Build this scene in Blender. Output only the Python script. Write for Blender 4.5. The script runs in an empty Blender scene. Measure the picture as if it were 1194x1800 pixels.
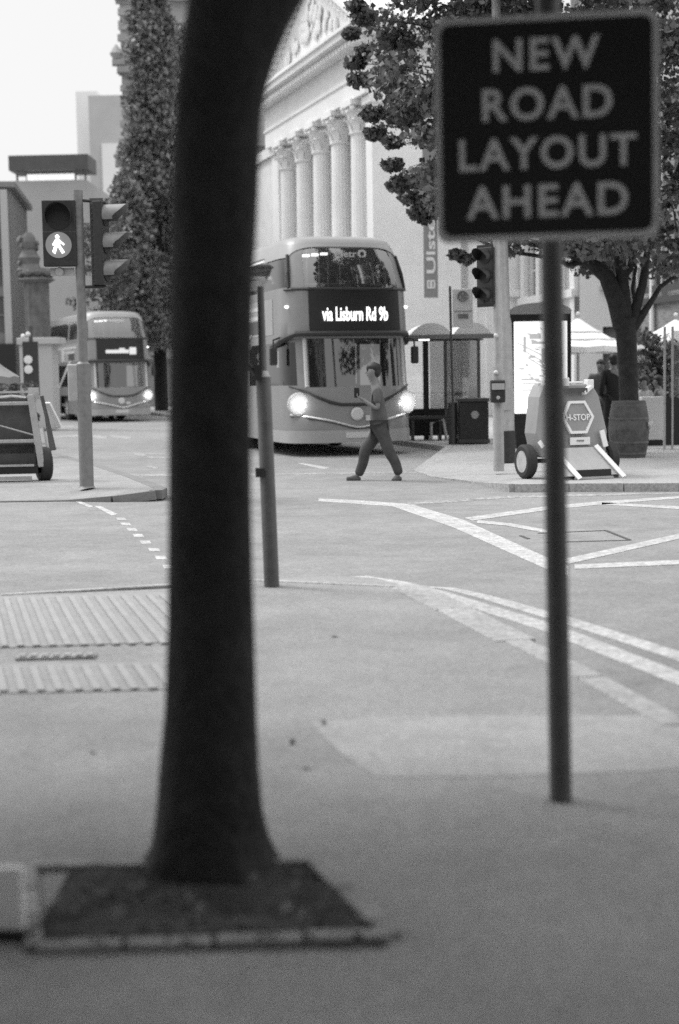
import bpy, bmesh, math, random
import numpy as np
from mathutils import Vector, Matrix, noise
random.seed(7); rng = np.random.default_rng(11)
R = math.radians; PI = math.pi
SC = bpy.context.scene; COL = SC.collection

# ---------------------------------------------------------------- camera
TH = math.atan(232/2500); RO = R(1.0); EYE = 1.45
cam = bpy.data.cameras.new("Camera"); co = bpy.data.objects.new("Camera", cam); COL.objects.link(co)
cam.sensor_fit = 'VERTICAL'; cam.sensor_height = 36; cam.lens = 50; cam.clip_start = .05; cam.clip_end = 2500
co.matrix_world = Matrix.Translation((0, 0, EYE)) @ Matrix.Rotation(PI/2-TH, 4, 'X') @ Matrix.Rotation(-RO, 4, 'Z')
cam.dof.use_dof = True; cam.dof.focus_distance = 15; cam.dof.aperture_fstop = 1.4; cam.dof.aperture_blades = 0
SC.camera = co
# ---------------------------------------------------------------- sky and sun
SUN_EL, SUN_AZ = R(52), R(-62)          # soft high light from the left, slightly behind the scene
w = bpy.data.worlds.new("World"); SC.world = w; w.use_nodes = True; nt = w.node_tree
bg = nt.nodes["Background"]
sky = nt.nodes.new("ShaderNodeTexSky"); sky.sky_type = 'NISHITA'; sky.sun_disc = False
sky.sun_elevation = SUN_EL; sky.sun_rotation = SUN_AZ; sky.dust_density = 4; sky.air_density = 1.2
bw = nt.nodes.new("ShaderNodeRGBToBW"); nt.links.new(sky.outputs[0], bw.inputs[0])
mixw = nt.nodes.new("ShaderNodeMixRGB"); mixw.inputs[0].default_value = .8; mixw.inputs[2].default_value = (8.3, 8.3, 8.3, 1)
nt.links.new(bw.outputs[0], mixw.inputs[1])
wtc = nt.nodes.new("ShaderNodeTexCoord"); wsp = nt.nodes.new("ShaderNodeSeparateXYZ"); nt.links.new(wtc.outputs["Generated"], wsp.inputs[0])
wmr = nt.nodes.new("ShaderNodeMapRange"); wmr.inputs[1].default_value = .3; wmr.inputs[2].default_value = 1; wmr.inputs[3].default_value = 1; wmr.inputs[4].default_value = 2.4; nt.links.new(wsp.outputs[2], wmr.inputs[0])   # overcast sky: brighter overhead
wml = nt.nodes.new("ShaderNodeVectorMath"); wml.operation = 'SCALE'; nt.links.new(mixw.outputs[0], wml.inputs[0]); nt.links.new(wmr.outputs[0], wml.inputs["Scale"])
nt.links.new(wml.outputs[0], bg.inputs[0]); bg.inputs[1].default_value = .102
sl = bpy.data.lights.new("Sun", 'SUN'); sl.energy = 1.5; sl.angle = R(14); sl.color = (1, 1, 1)
so = bpy.data.objects.new("Sun", sl); COL.objects.link(so)
sd = Vector((math.sin(SUN_AZ)*math.cos(SUN_EL), math.cos(SUN_AZ)*math.cos(SUN_EL), math.sin(SUN_EL)))
so.rotation_euler = sd.to_track_quat('Z', 'Y').to_euler(); so.location = (-20, 10, 40)
SC.view_settings.view_transform = 'Standard'; SC.view_settings.look = 'None'; SC.view_settings.exposure = 0.28; SC.view_settings.gamma = 1
SC.cycles.use_denoising = False
SC.cycles.max_bounces = 6; SC.cycles.transparent_max_bounces = 16; SC.cycles.caustics_reflective = False; SC.cycles.caustics_refractive = False
SC.cycles.sample_clamp_indirect = 4

# ---------------------------------------------------------------- pixel helpers (survey of the photograph)
def ray(px, py):
    a = (px-597)/2500; b = (900-py)/2500
    x = a*math.cos(RO)+b*math.sin(RO); y = -a*math.sin(RO)+b*math.cos(RO)
    Y = math.cos(TH)+y*math.sin(TH); Z = -math.sin(TH)+y*math.cos(TH)
    return x/Y, Z/Y
def P(px, py, d):
    x, z = ray(px, py); return Vector((x*d, d, EYE+z*d))
def G(px, py, h=0):
    x, z = ray(px, py); d = (h-EYE)/z; return Vector((x*d, d, h))

# ---------------------------------------------------------------- materials
MATS = {}
def mat(name, v, rough=.7, var=0, scale=3, metal=0, bump=0, bscale=40, emit=0, stain=0, spec=.5):
    if name in MATS: return MATS[name]
    m = bpy.data.materials.new(name); m.use_nodes = True; N = m.node_tree.nodes; L = m.node_tree.links
    b = N["Principled BSDF"]; b.inputs["Roughness"].default_value = rough; b.inputs["Metallic"].default_value = metal
    b.inputs["Specular IOR Level"].default_value = spec
    b.inputs["Base Color"].default_value = (v, v, v, 1)
    tc = N.new("ShaderNodeTexCoord")
    if var:
        n1 = N.new("ShaderNodeTexNoise"); n1.inputs["Scale"].default_value = scale; n1.inputs["Detail"].default_value = 8; n1.inputs["Roughness"].default_value = .65
        L.new(tc.outputs["Object"], n1.inputs["Vector"])
        r = N.new("ShaderNodeMapRange"); r.inputs[1].default_value = .3; r.inputs[2].default_value = .7
        r.inputs[3].default_value = v*(1-var); r.inputs[4].default_value = v*(1+var); L.new(n1.outputs["Fac"], r.inputs[0])
        out = r.outputs[0]
        if stain:
            n2 = N.new("ShaderNodeTexNoise"); n2.inputs["Scale"].default_value = scale*.17; n2.inputs["Detail"].default_value = 4
            L.new(tc.outputs["Object"], n2.inputs["Vector"])
            r2 = N.new("ShaderNodeMapRange"); r2.inputs[1].default_value = .35; r2.inputs[2].default_value = .65; r2.inputs[3].default_value = 1-stain; r2.inputs[4].default_value = 1+stain*.4
            L.new(n2.outputs["Fac"], r2.inputs[0])
            mm = N.new("ShaderNodeMath"); mm.operation = 'MULTIPLY'; L.new(out, mm.inputs[0]); L.new(r2.outputs[0], mm.inputs[1]); out = mm.outputs[0]
        cb = N.new("ShaderNodeCombineXYZ")
        for i in range(3): L.new(out, cb.inputs[i])
        L.new(cb.outputs[0], b.inputs["Base Color"])
    if bump:
        nb = N.new("ShaderNodeTexNoise"); nb.inputs["Scale"].default_value = bscale; nb.inputs["Detail"].default_value = 6
        L.new(tc.outputs["Object"], nb.inputs["Vector"])
        bn = N.new("ShaderNodeBump"); bn.inputs["Strength"].default_value = bump; bn.inputs["Distance"].default_value = .02
        L.new(nb.outputs["Fac"], bn.inputs["Height"]); L.new(bn.outputs[0], b.inputs["Normal"])
    if emit:
        b.inputs["Emission Color"].default_value = (1, 1, 1, 1); b.inputs["Emission Strength"].default_value = emit
    MATS[name] = m; return m
def glassmat(name, tr=.6, tint=.05, rough=.03):
    m = bpy.data.materials.new(name); m.use_nodes = True; N = m.node_tree.nodes; L = m.node_tree.links; N.clear()
    o = N.new("ShaderNodeOutputMaterial"); t = N.new("ShaderNodeBsdfTransparent"); t.inputs[0].default_value = (tr, tr, tr, 1)
    g = N.new("ShaderNodeBsdfGlossy"); g.inputs[0].default_value = (1, 1, 1, 1); g.inputs[1].default_value = rough
    d = N.new("ShaderNodeBsdfDiffuse"); d.inputs[0].default_value = (tint, tint, tint, 1)
    f = N.new("ShaderNodeFresnel"); f.inputs[0].default_value = 2.3 if 'front' in name or 'bus' in name else 1.6
    a = N.new("ShaderNodeMixShader"); a.inputs[0].default_value = .25; L.new(t.outputs[0], a.inputs[1]); L.new(d.outputs[0], a.inputs[2])
    x = N.new("ShaderNodeMixShader"); L.new(f.outputs[0], x.inputs[0]); L.new(a.outputs[0], x.inputs[1]); L.new(g.outputs[0], x.inputs[2])
    L.new(x.outputs[0], o.inputs[0]); MATS[name] = m; return m
def leafmat(name, v, var=.5):
    m = bpy.data.materials.new(name); m.use_nodes = True; N = m.node_tree.nodes; L = m.node_tree.links; N.clear()
    o = N.new("ShaderNodeOutputMaterial"); tc = N.new("ShaderNodeNewGeometry")
    r = N.new("ShaderNodeMapRange"); r.inputs[3].default_value = v*(1-var); r.inputs[4].default_value = v*(1+var); L.new(tc.outputs["Random Per Island"], r.inputs[0])
    d = N.new("ShaderNodeBsdfPrincipled"); d.inputs["Roughness"].default_value = .5
    t = N.new("ShaderNodeBsdfTranslucent")
    cb = N.new("ShaderNodeCombineXYZ")
    for i in range(3): L.new(r.outputs[0], cb.inputs[i])
    L.new(cb.outputs[0], d.inputs["Base Color"]); L.new(cb.outputs[0], t.inputs[0])
    x = N.new("ShaderNodeMixShader"); x.inputs[0].default_value = .25; L.new(d.outputs[0], x.inputs[1]); L.new(t.outputs[0], x.inputs[2]); L.new(x.outputs[0], o.inputs[0])
    MATS[name] = m; return m
def brickmat(name, v, mortar, sx=.24, sz=.08):
    m = bpy.data.materials.new(name); m.use_nodes = True; N = m.node_tree.nodes; L = m.node_tree.links
    b = N["Principled BSDF"]; b.inputs["Roughness"].default_value = .85
    tc = N.new("ShaderNodeTexCoord"); mp = N.new("ShaderNodeMapping"); mp.inputs["Rotation"].default_value = (R(90), 0, 0)
    L.new(tc.outputs["Object"], mp.inputs[0])
    k = N.new("ShaderNodeTexBrick"); L.new(mp.outputs[0], k.inputs["Vector"]); k.inputs["Scale"].default_value = 1
    k.inputs["Color1"].default_value = (v*.75, v*.75, v*.75, 1); k.inputs["Color2"].default_value = (v*1.25, v*1.25, v*1.25, 1); k.inputs["Mortar"].default_value = (mortar,)*3+(1,)
    k.inputs["Brick Width"].default_value = sx; k.inputs["Row Height"].default_value = sz; k.inputs["Mortar Size"].default_value = .008
    L.new(k.outputs["Color"], b.inputs["Base Color"]); MATS[name] = m; return m

# ---------------------------------------------------------------- mesh helpers
class MB:
    def __init__(s): s.v = []; s.f = []
    def add(s, vs, fs, M=None):
        n = len(s.v)
        s.v += [tuple(M @ Vector(v)) if M else tuple(v) for v in vs]
        s.f += [tuple(i+n for i in f) for f in fs]; return s
    def box(s, c, d, rz=0, M=None, top=1.0):
        x, y, z = [k/2 for k in d]; vs = []
        for sz in (-1, 1):
            k = top if sz > 0 else 1
            for a, b in ((-1, -1), (1, -1), (1, 1), (-1, 1)): vs.append((a*x*k, b*y*k, sz*z))
        T = Matrix.Translation(c) @ Matrix.Rotation(rz, 4, 'Z')
        if M: T = M @ T
        return s.add(vs, [(0, 3, 2, 1), (4, 5, 6, 7), (0, 1, 5, 4), (1, 2, 6, 5), (2, 3, 7, 6), (3, 0, 4, 7)], T)
    def bar(s, a, b, wx, wy=None, up=(0, 0, 1)):
        a = Vector(a); b = Vector(b); wy = wy or wx; d = b-a; L = d.length; d.normalize(); up = Vector(up)
        if abs(d.dot(up)) > .98: up = Vector((0, 1, 0))
        x = d.cross(up).normalized(); y = x.cross(d).normalized()
        vs = []
        for p in (a, b):
            for i, j in ((-1, -1), (1, -1), (1, 1), (-1, 1)): vs.append(p+x*i*wx/2+y*j*wy/2)
        return s.add(vs, [(0, 3, 2, 1), (4, 5, 6, 7), (0, 1, 5, 4), (1, 2, 6, 5), (2, 3, 7, 6), (3, 0, 4, 7)])
    def tube(s, pts, rad, n=10, cap=True):
        pts = [Vector(p) for p in pts]; rad = rad if isinstance(rad, (list, tuple)) else [rad]*len(pts)
        vs = []; fs = []; x = None
        for i, p in enumerate(pts):
            d = (pts[min(i+1, len(pts)-1)]-pts[max(i-1, 0)]).normalized()
            if x is None:
                x = d.cross(Vector((0, 0, 1)) if abs(d.z) < .9 else Vector((0, 1, 0))).normalized()
            x = (x-d*x.dot(d)).normalized(); y = d.cross(x)
            for k in range(n):
                a = 2*PI*k/n; vs.append(p+(x*math.cos(a)+y*math.sin(a))*rad[i])
        for i in range(len(pts)-1):
            for k in range(n):
                fs.append((i*n+k, i*n+(k+1) % n, (i+1)*n+(k+1) % n, (i+1)*n+k))
        if cap: fs.append(tuple(range(n-1, -1, -1))); fs.append(tuple((len(pts)-1)*n+k for k in range(n)))
        return s.add(vs, fs)
    def lathe(s, prof, n=20, c=(0, 0, 0), M=None, cap=True):
        vs = []; fs = []
        for r, z in prof:
            for k in range(n):
                a = 2*PI*k/n; vs.append((c[0]+r*math.cos(a), c[1]+r*math.sin(a), c[2]+z))
        for i in range(len(prof)-1):
            for k in range(n): fs.append((i*n+k, i*n+(k+1) % n, (i+1)*n+(k+1) % n, (i+1)*n+k))
        if cap: fs.append(tuple(range(n-1, -1, -1))); fs.append(tuple((len(prof)-1)*n+k for k in range(n)))
        return s.add(vs, fs, M)
    def prism(s, poly, d, M=None):      # poly in xz, extruded along +y by d
        n = len(poly); vs = [(x, 0, z) for x, z in poly]+[(x, d, z) for x, z in poly]
        fs = [tuple(range(n)), tuple(range(2*n-1, n-1, -1))]+[(i, n+i, n+(i+1) % n, (i+1) % n) for i in range(n)]
        return s.add(vs, fs, M)
    def ico(s, c, r, sub=1, jit=0):
        bm = bmesh.new(); bmesh.ops.create_icosphere(bm, subdivisions=sub, radius=1)
        rr = r if isinstance(r, (tuple, list)) else (r, r, r)
        vs = [(c[0]+v.co.x*rr[0]*(1+random.uniform(-jit, jit)), c[1]+v.co.y*rr[1]*(1+random.uniform(-jit, jit)), c[2]+v.co.z*rr[2]*(1+random.uniform(-jit, jit))) for v in bm.verts]
        fs = [tuple(v.index for v in f.verts) for f in bm.faces]; bm.free(); return s.add(vs, fs)
    def build(s, name, m, parent=None, smooth=False, bevel=0, loc=None, rz=0, local=True):
        me = bpy.data.meshes.new(name); me.from_pydata([tuple(v) for v in s.v], [], s.f); me.validate()
        bm = bmesh.new(); bm.from_mesh(me); bmesh.ops.recalc_face_normals(bm, faces=bm.faces); bm.to_mesh(me); bm.free()
        if smooth:
            me.polygons.foreach_set("use_smooth", [True]*len(me.polygons))
            try: me.set_sharp_from_angle(angle=R(38))
            except Exception: pass
        me.materials.append(MATS[m] if isinstance(m, str) else m)
        o = bpy.data.objects.new(name, me); COL.objects.link(o)
        if parent: o.parent = parent
        if loc is not None: o.location = loc
        if rz: o.rotation_euler.z = rz
        if bevel:
            b = o.modifiers.new("Bevel", 'BEVEL'); b.width = bevel; b.segments = 2; b.limit_method = 'ANGLE'
        return o
def tag(o, label, cat, group=None):
    o['label'] = label; o['category'] = cat
    if group: o['group'] = group
    return o
def thing(name, label, cat, loc=(0, 0, 0), rz=0, group=None):
    o = bpy.data.objects.new(name, None); COL.objects.link(o); o.location = loc; o.rotation_euler.z = rz; o.empty_display_size = .2
    return tag(o, label, cat, group)
def struct(o, kind='structure'): o['kind'] = kind; return o
def copy_tree(o, parent=None):
    c = o.copy(); COL.objects.link(c)
    if parent: c.parent = parent
    for ch in list(o.children): copy_tree(ch, c)
    return c
def text_mb(body, W, Hh, depth=.004, bold=0.0, mb=None, M=None, spacing=1.0):
    cu = bpy.data.curves.new("t", 'FONT'); cu.body = body; cu.size = 1; cu.offset = bold; cu.space_character = spacing; cu.resolution_u = 4
    o = bpy.data.objects.new("t", cu); COL.objects.link(o); bpy.context.view_layer.update()
    me = bpy.data.meshes.new_from_object(o.evaluated_get(bpy.context.evaluated_depsgraph_get()))
    vs = [v.co.copy() for v in me.vertices]; fs = [tuple(p.vertices) for p in me.polygons]
    bpy.data.objects.remove(o); bpy.data.curves.remove(cu)
    x0 = min(v.x for v in vs); x1 = max(v.x for v in vs); y0 = min(v.y for v in vs); y1 = max(v.y for v in vs)
    out = [((v.x-(x0+x1)/2)*W/(x1-x0), -depth, (v.y-(y0+y1)/2)*Hh/(y1-y0)) for v in vs]
    bpy.data.meshes.remove(me)
    mb = mb or MB(); mb.add(out, fs, M); return mb
def Tr(x, y, z, rz=0, rx=0, ry=0):
    return Matrix.Translation((x, y, z)) @ Matrix.Rotation(rz, 4, 'Z') @ Matrix.Rotation(ry, 4, 'Y') @ Matrix.Rotation(rx, 4, 'X')
def leaves(name, m, pts, size, parent=None, jit=.5, droop=.0, loc=None):
    pts = np.asarray(pts); n = len(pts)
    a = rng.normal(size=(n, 3)); a /= np.linalg.norm(a, axis=1)[:, None]
    b = rng.normal(size=(n, 3)); b -= a*(a*b).sum(1)[:, None]; b /= np.linalg.norm(b, axis=1)[:, None]
    c = np.cross(a, b); s = size*(1+rng.uniform(-jit, jit, (n, 1)))
    V = np.stack([pts-a*s*.5, pts+b*s*.36+c*s*.08, pts+a*s*.5, pts-b*s*.36+c*s*.08], 1).reshape(-1, 3)
    me = bpy.data.meshes.new(name); me.vertices.add(4*n); me.vertices.foreach_set("co", V.ravel().astype(np.float32))
    me.loops.add(4*n); me.loops.foreach_set("vertex_index", np.arange(4*n, dtype=np.int32))
    me.polygons.add(n); me.polygons.foreach_set("loop_start", np.arange(0, 4*n, 4, dtype=np.int32)); me.polygons.foreach_set("loop_total", np.full(n, 4, dtype=np.int32))
    me.update(calc_edges=True); me.materials.append(MATS[m]); o = bpy.data.objects.new(name, me); COL.objects.link(o)
    if parent: o.parent = parent
    return o
def clump_pts(centers, radii, per, flat=.7):
    out = []
    for c, r in zip(centers, radii):
        p = rng.normal(size=(per, 3)); p /= np.linalg.norm(p, axis=1)[:, None]; p *= (rng.uniform(0, 1, (per, 1))**.45)*r; p[:, 2] *= flat
        out.append(p+np.array(c))
    return np.concatenate(out)

# greys of the place
mat('asphalt', .25, .9, .16, 2.0, bump=.4, bscale=60, stain=.12)
mat('pavement', .30, .9, .16, 1.6, bump=.4, bscale=70, stain=.22)
mat('patch', .37, .9, .12, 3, bump=.3, bscale=70, stain=.1)
mat('kerb', .36, .85, .15, 5, bump=.3); mat('kerb_side', .2, .85, .2, 5, bump=.3)
mat('paint', .46, .7, .2, 9, stain=.12); mat('paint_worn', .32, .8, .25, 9, stain=.2)
mat('tar', .08, .6); mat('tactile', .31, .85, .12, 6, bump=.2)
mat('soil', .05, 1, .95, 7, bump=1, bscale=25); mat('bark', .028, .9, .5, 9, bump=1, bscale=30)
mat('bark_pale', .045, .9, .4, 6, bump=.6)
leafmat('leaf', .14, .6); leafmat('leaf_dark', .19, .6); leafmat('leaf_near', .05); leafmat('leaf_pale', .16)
mat('sign_face', .018, .45, .2, 4); mat('sign_white', .8, .5, .08, 6); mat('sign_edge', .75, .5, .1, 5); mat('pole_grey', .2, .5, .2, 12, metal=.0); mat('pole_dark', .1, .5, .25, 12)
mat('steel', .42, .45, .15, 8, metal=.2); mat('black', .012, .5); mat('black_plastic', .03, .45, .3, 20); mat('rubber', .03, .8, .3, 20); mat('dark_grey', .07, .5, .2, 8)
mat('bus_white', .36, .3, .07, 2.5, stain=.1); mat('bus_grey', .24, .3, .07, 2.5); mat('bus_pale', .6, .35, .05, 3); mat('chrome', .75, .25, 0, metal=.3)
glassmat('glass_bus', .75, .10); glassmat('glass_clear', .85, .2); glassmat('glass_side', .6, .03); glassmat('glass_front', .6, .05)
mat('lamp_core', .5, .5, emit=7); mat('lamp_dish', .22, .4, emit=.28); mat('led', 1, .5, emit=2.2); mat('led_text', 1, .5, emit=1.6); mat('green_man', .3, .5, emit=3.5); mat('lens_lit', .05, .4, emit=.16)
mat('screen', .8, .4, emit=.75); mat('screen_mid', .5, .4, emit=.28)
mat('interior', .22, .8); mat('seat_cloth', .10, .9, .2, 8); mat('rail', .6, .4)
mat('stone_white', .8, .75, .06, 1.2, bump=.15, bscale=12, stain=.07); mat('stone_white2', .72, .8, .08, 1.5, bump=.1); mat('stone_grey', .34, .85, .25, .9, bump=.5, bscale=6, stain=.2)
brickmat('brick', .20, .28); mat('render_pale', .62, .8, .06, .8); mat('render_grey', .44, .8, .06, .6, stain=.06); mat('panel_white', .75, .6, .04, .5); mat('roof_dark', .09, .6, .15, 2)
mat('win', .05, .15, .3, .8); mat('win_mid', .14, .2, .3, 1.0); mat('frame_white', .65, .5); mat('frame_dark', .06, .5)
mat('banner', .2, .7, .05, 3); mat('banner_txt', .62, .7)
mat('barrier_grey', .30, .5, .1, 4, stain=.1); mat('barrier_pale', .42, .5, .1, 4); mat('tape', .85, .4); mat('hub', .5, .4, .2, 10, metal=.2)
mat('barrel', .075, .7, .5, 6, bump=.3); mat('hoop', .1, .45, .3, 20, metal=.4)
mat('canvas', .75, .8, .05, 3); mat('canvas2', .6, .8); mat('canvas_grey', .25, .8)
mat('skin', .2, .55); mat('hair', .015, .6); mat('tee', .10, .85, .15, 12); mat('trousers', .06, .85, .3, 9); mat('shoe', .08, .6); mat('sole', .4, .6); mat('black_cloth', .014, .9); mat('cloth_mid', .3, .9); mat('cloth_lt', .55, .9)

def speckle(name, sc, amt):
    m = MATS[name]; N = m.node_tree.nodes; L = m.node_tree.links; b = N["Principled BSDF"]; src = b.inputs["Base Color"].links[0].from_socket
    tc = N.new("ShaderNodeTexCoord"); acc = None
    v = N.new("ShaderNodeTexVoronoi"); v.inputs["Scale"].default_value = sc; L.new(tc.outputs["Object"], v.inputs["Vector"])
    mr = N.new("ShaderNodeMapRange"); mr.inputs[3].default_value = 1-amt; mr.inputs[4].default_value = 1+amt; sp = N.new("ShaderNodeSeparateColor"); L.new(v.outputs["Color"], sp.inputs[0]); L.new(sp.outputs[0], mr.inputs[0])
    n = N.new("ShaderNodeTexNoise"); n.inputs["Scale"].default_value = sc*.12; n.inputs["Detail"].default_value = 9; n.inputs["Roughness"].default_value = .8; L.new(tc.outputs["Object"], n.inputs["Vector"])
    m2 = N.new("ShaderNodeMapRange"); m2.inputs[1].default_value = .3; m2.inputs[2].default_value = .7; m2.inputs[3].default_value = 1-amt*.6; m2.inputs[4].default_value = 1+amt*.6; L.new(n.outputs["Fac"], m2.inputs[0])
    x = N.new("ShaderNodeMath"); x.operation = 'MULTIPLY'; L.new(mr.outputs[0], x.inputs[0]); L.new(m2.outputs[0], x.inputs[1])
    s_ = N.new("ShaderNodeVectorMath"); s_.operation = 'SCALE'; L.new(src, s_.inputs[0]); L.new(x.outputs[0], s_.inputs["Scale"]); L.new(s_.outputs[0], b.inputs["Base Color"])
for n_, a_, c_ in (('asphalt', 55, .15), ('pavement', 60, .13), ('patch', 60, .13), ('paint', 45, .25), ('paint_worn', 30, .4), ('kerb', 40, .2)): speckle(n_, a_, c_)
# ================================================================ THE GROUND
PZ = .06; RZ = .10
b = MB(); b.add([(-900, -300, 0), (900, -300, 0), (900, 1500, 0), (-900, 1500, 0)], [(0, 1, 2, 3)]); struct(b.build('road', 'asphalt'))
def slab(name, top, z, m, zb=-.02):       # plan polygon with upright edges
    n = len(top); vs = [(p[0], p[1], z) for p in top]+[(p[0], p[1], zb) for p in top]
    return MB().add(vs, [tuple(range(n))]+[(i, i+n, (i+1) % n+n, (i+1) % n) for i in range(n)]).build(name, m)
edge_px = [(0, 1046), (150, 1041), (290, 1035), (445, 1020), (520, 1014), (600, 1012), (660, 1016), (720, 1032), (800, 1072), (870, 1106), (950, 1150), (1040, 1192), (1110, 1225), (1194, 1276), (1330, 1360)]
edge = [G(x, y, PZ) for x, y in edge_px]
near = [(-40, edge[0].y-.6, 0)]+[tuple(p) for p in edge]+[(6, 2, 0), (12, -6, 0), (12, -30, 0), (-40, -30, 0)]
struct(slab('near_pavement', near, PZ, 'pavement'))
def ribbon(name, px, wid, z, m, h=None, closed=False, base=None):
    z = z*.4 if z < .03 else PZ+(z-PZ)*.4
    pts = [G(x, y, z if base is None else base) for x, y in px]; b = MB(); vs = []; n = len(pts)
    wid = wid if isinstance(wid, (list, tuple)) else [wid]*n
    for i, p in enumerate(pts):
        d = (pts[min(i+1, n-1)]-pts[max(i-1, 0)]); d.z = 0; d.normalize(); nn = Vector((-d.y, d.x, 0))*wid[i]/2
        vs += [Vector((p.x, p.y, z))+nn, Vector((p.x, p.y, z))-nn]
    fs = [(2*i, 2*i+1, 2*i+3, 2*i+2) for i in range(n-1)]
    b.add(vs, fs)
    return b.build(name, m)
def mark(name, polys, z, m):
    z = z*.4 if z < .03 else PZ+(z-PZ)*.4
    b = MB()
    for px in polys:
        b.add([G(x, y, z) for x, y in px], [tuple(range(len(px)))])
    o = b.build(name, m); return struct(o)
# kerb stones of the near pavement: real stones, slightly uneven
kp = []
for i in range(len(edge)-1):
    a, c = edge[i], edge[i+1]; n = max(1, int((c-a).length/.3))
    for k in range(n): kp.append(a.lerp(c, k/n))
b = MB(); acc = 0; i0 = 0
for i in range(1, len(kp)):
    if (kp[i]-kp[i0]).length > (.85 if kp[i].x > .3 else 1.5):
        a, c = kp[i0], kp[i]; d = (c-a); L = d.length; mid = (a+c)/2; rz = math.atan2(d.y, d.x); wd = .22+random.uniform(-.09, .09) if a.x > .2 else .07
        b.box((mid.x, mid.y, PZ-.045+random.uniform(0, .004)), (L-.012, wd, .104), rz); i0 = i
struct(b.build('near_kerb', 'kerb', bevel=.01))
# double lines along the kerb
struct(ribbon('road_line', [(445, 1020), (520, 1016), (640, 1014), (700, 1024), (760, 1040), (830, 1061), (965, 1103), (1194, 1192), (1330, 1245)], [.08, .08, .11, .14, .16, .16, .16, .16, .16], .005, 'paint'))
struct(ribbon('road_line', [(740, 1031), (790, 1034), (850, 1048), (965, 1081), (1000, 1091), (1194, 1153), (1330, 1200)], [.05, .09, .12, .14, .14, .14, .14], .005, 'paint'))
# box junction
mark('box_junction_marking', [[(560, 876), (640, 880), (723, 886), (816, 914), (960, 979), (1000, 995), (1000, 1012), (960, 1000), (797, 927), (690, 890), (560, 881)]], .005, 'paint')
mark('box_junction_marking', [[(985, 984), (1194, 938), (1194, 947), (1000, 991)], [(1010, 992), (1194, 984), (1194, 992), (1010, 1000)],
     [(816, 910), (960, 890), (1044, 882), (1194, 872), (1194, 876), (1044, 888), (960, 897), (830, 915)],
     [(840, 914), (900, 920), (962, 931), (962, 937), (890, 924), (838, 919)],
     [(1058, 883), (1194, 890), (1194, 895), (1058, 887)]], .008, 'paint')
mark('box_junction_marking', [[(714, 884), (900, 871), (1194, 865), (1194, 868), (900, 875), (720, 888)]], .0055, 'paint_worn')
for q in ([(945, 937), (1065, 932)], [(1065, 932), (1108, 949)], [(1108, 949), (960, 953)], [(915, 941), (930, 947)]):
    struct(ribbon('cover_seam', q, .035, .011, 'tar'))
# stop line, dashes, worn lettering, crossing studs
mark('road_line', [[(202, 833), (300, 833), (300, 837), (202, 837)], [(300, 832), (480, 832), (480, 836), (300, 837)], [(480, 832), (735, 829), (735, 831), (480, 835)]], .005, 'paint_worn')
mark('road_line', [[(522, 814), (532, 814), (580, 822), (570, 825)]], .006, 'paint')
mark('road_line', [[(90, 799), (100, 799), (145, 811), (182, 824), (172, 827), (135, 816)]], .006, 'paint')
mark('road_letters', [[(232, 797), (245, 796), (262, 801), (250, 803)], [(255, 796), (300, 796), (300, 800), (262, 799)], [(258, 802), (300, 803), (300, 806), (262, 805)], [(90, 767), (138, 764), (140, 768), (96, 770)], [(160, 765), (190, 766), (186, 772), (168, 771)], [(190, 764), (232, 768), (228, 772), (200, 770)],
     [(80, 750), (130, 748), (130, 750), (84, 752)], [(262, 818), (280, 822), (272, 824), (258, 820)]], .006, 'paint_worn')
st = [[(129, 880), (139, 880), (165, 890), (157, 892)], [(165, 889), (176, 889), (208, 904), (196, 906)]]
for x, y in ((213, 912), (221, 921), (232, 930.6), (243, 941), (256, 953), (271, 966), (283, 980), (297, 996), (312, 1011)):
    hh = 2.1+(y-912)*.014; ww = 9+(y-912)*.03; st.append([(x-ww, y-hh), (x+ww-3, y-hh), (x+ww+1, y+hh), (x-ww+3, y+hh)])
mark('crossing_studs', st, .005, 'paint')
mark('road_line', [[(345, 826), (370, 826), (380, 829), (352, 830)]], .007, 'paint_worn')
# raised corner across the road
far_pts = [G(735, 826, .02), G(770, 837, .02), G(850, 849, .02), G(905, 851, RZ), G(1000, 850, RZ), G(1194, 849, RZ), (14, 16.2, 0), (40, 16, 0), (60, 90, 0), (-14, 92, 0)]
br = G(728, 777, RZ); bl = G(790, 785, RZ)
U = Vector((-.2756, .9613, 0)); NR = Vector((.9613, .2756, 0))
a2 = br+U*70
far_poly = [(p[0], p[1], 0) for p in far_pts[:8]]+[(60, 95, 0), (a2.x, a2.y, 0), (br.x, br.y, 0), (bl.x, bl.y, 0)]
vs = []; n = len(far_poly)
zz = [.012, .012, .03]+[RZ]*9
b = MB(); cen = Vector((4.2, 24, RZ))
b.add([(p[0], p[1], z) for p, z in zip(far_poly, zz)]+[(p[0], p[1], -.02) for p in far_poly]+[(3.2, 21.5, RZ), (3.6, 27, RZ)],
      [(0, 1, 2*n, ), (1, 2, 2*n), (2, 3, 2*n), (3, 4, 2*n), (4, 5, 2*n), (5, 6, 2*n), (6, 7, 8, 2*n+1, 2*n), (8, 9, 2*n+1), (9, 10, 11, 2*n+1), (11, 0, 2*n, 2*n+1)]+[(i, i+n, (i+1) % n+n, (i+1) % n) for i in range(n)])
struct(b.build('far_pavement', 'patch'))
b = MB()
kl = [Vector((p[0], p[1], z)) for p, z in zip(far_poly, zz)]
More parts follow.
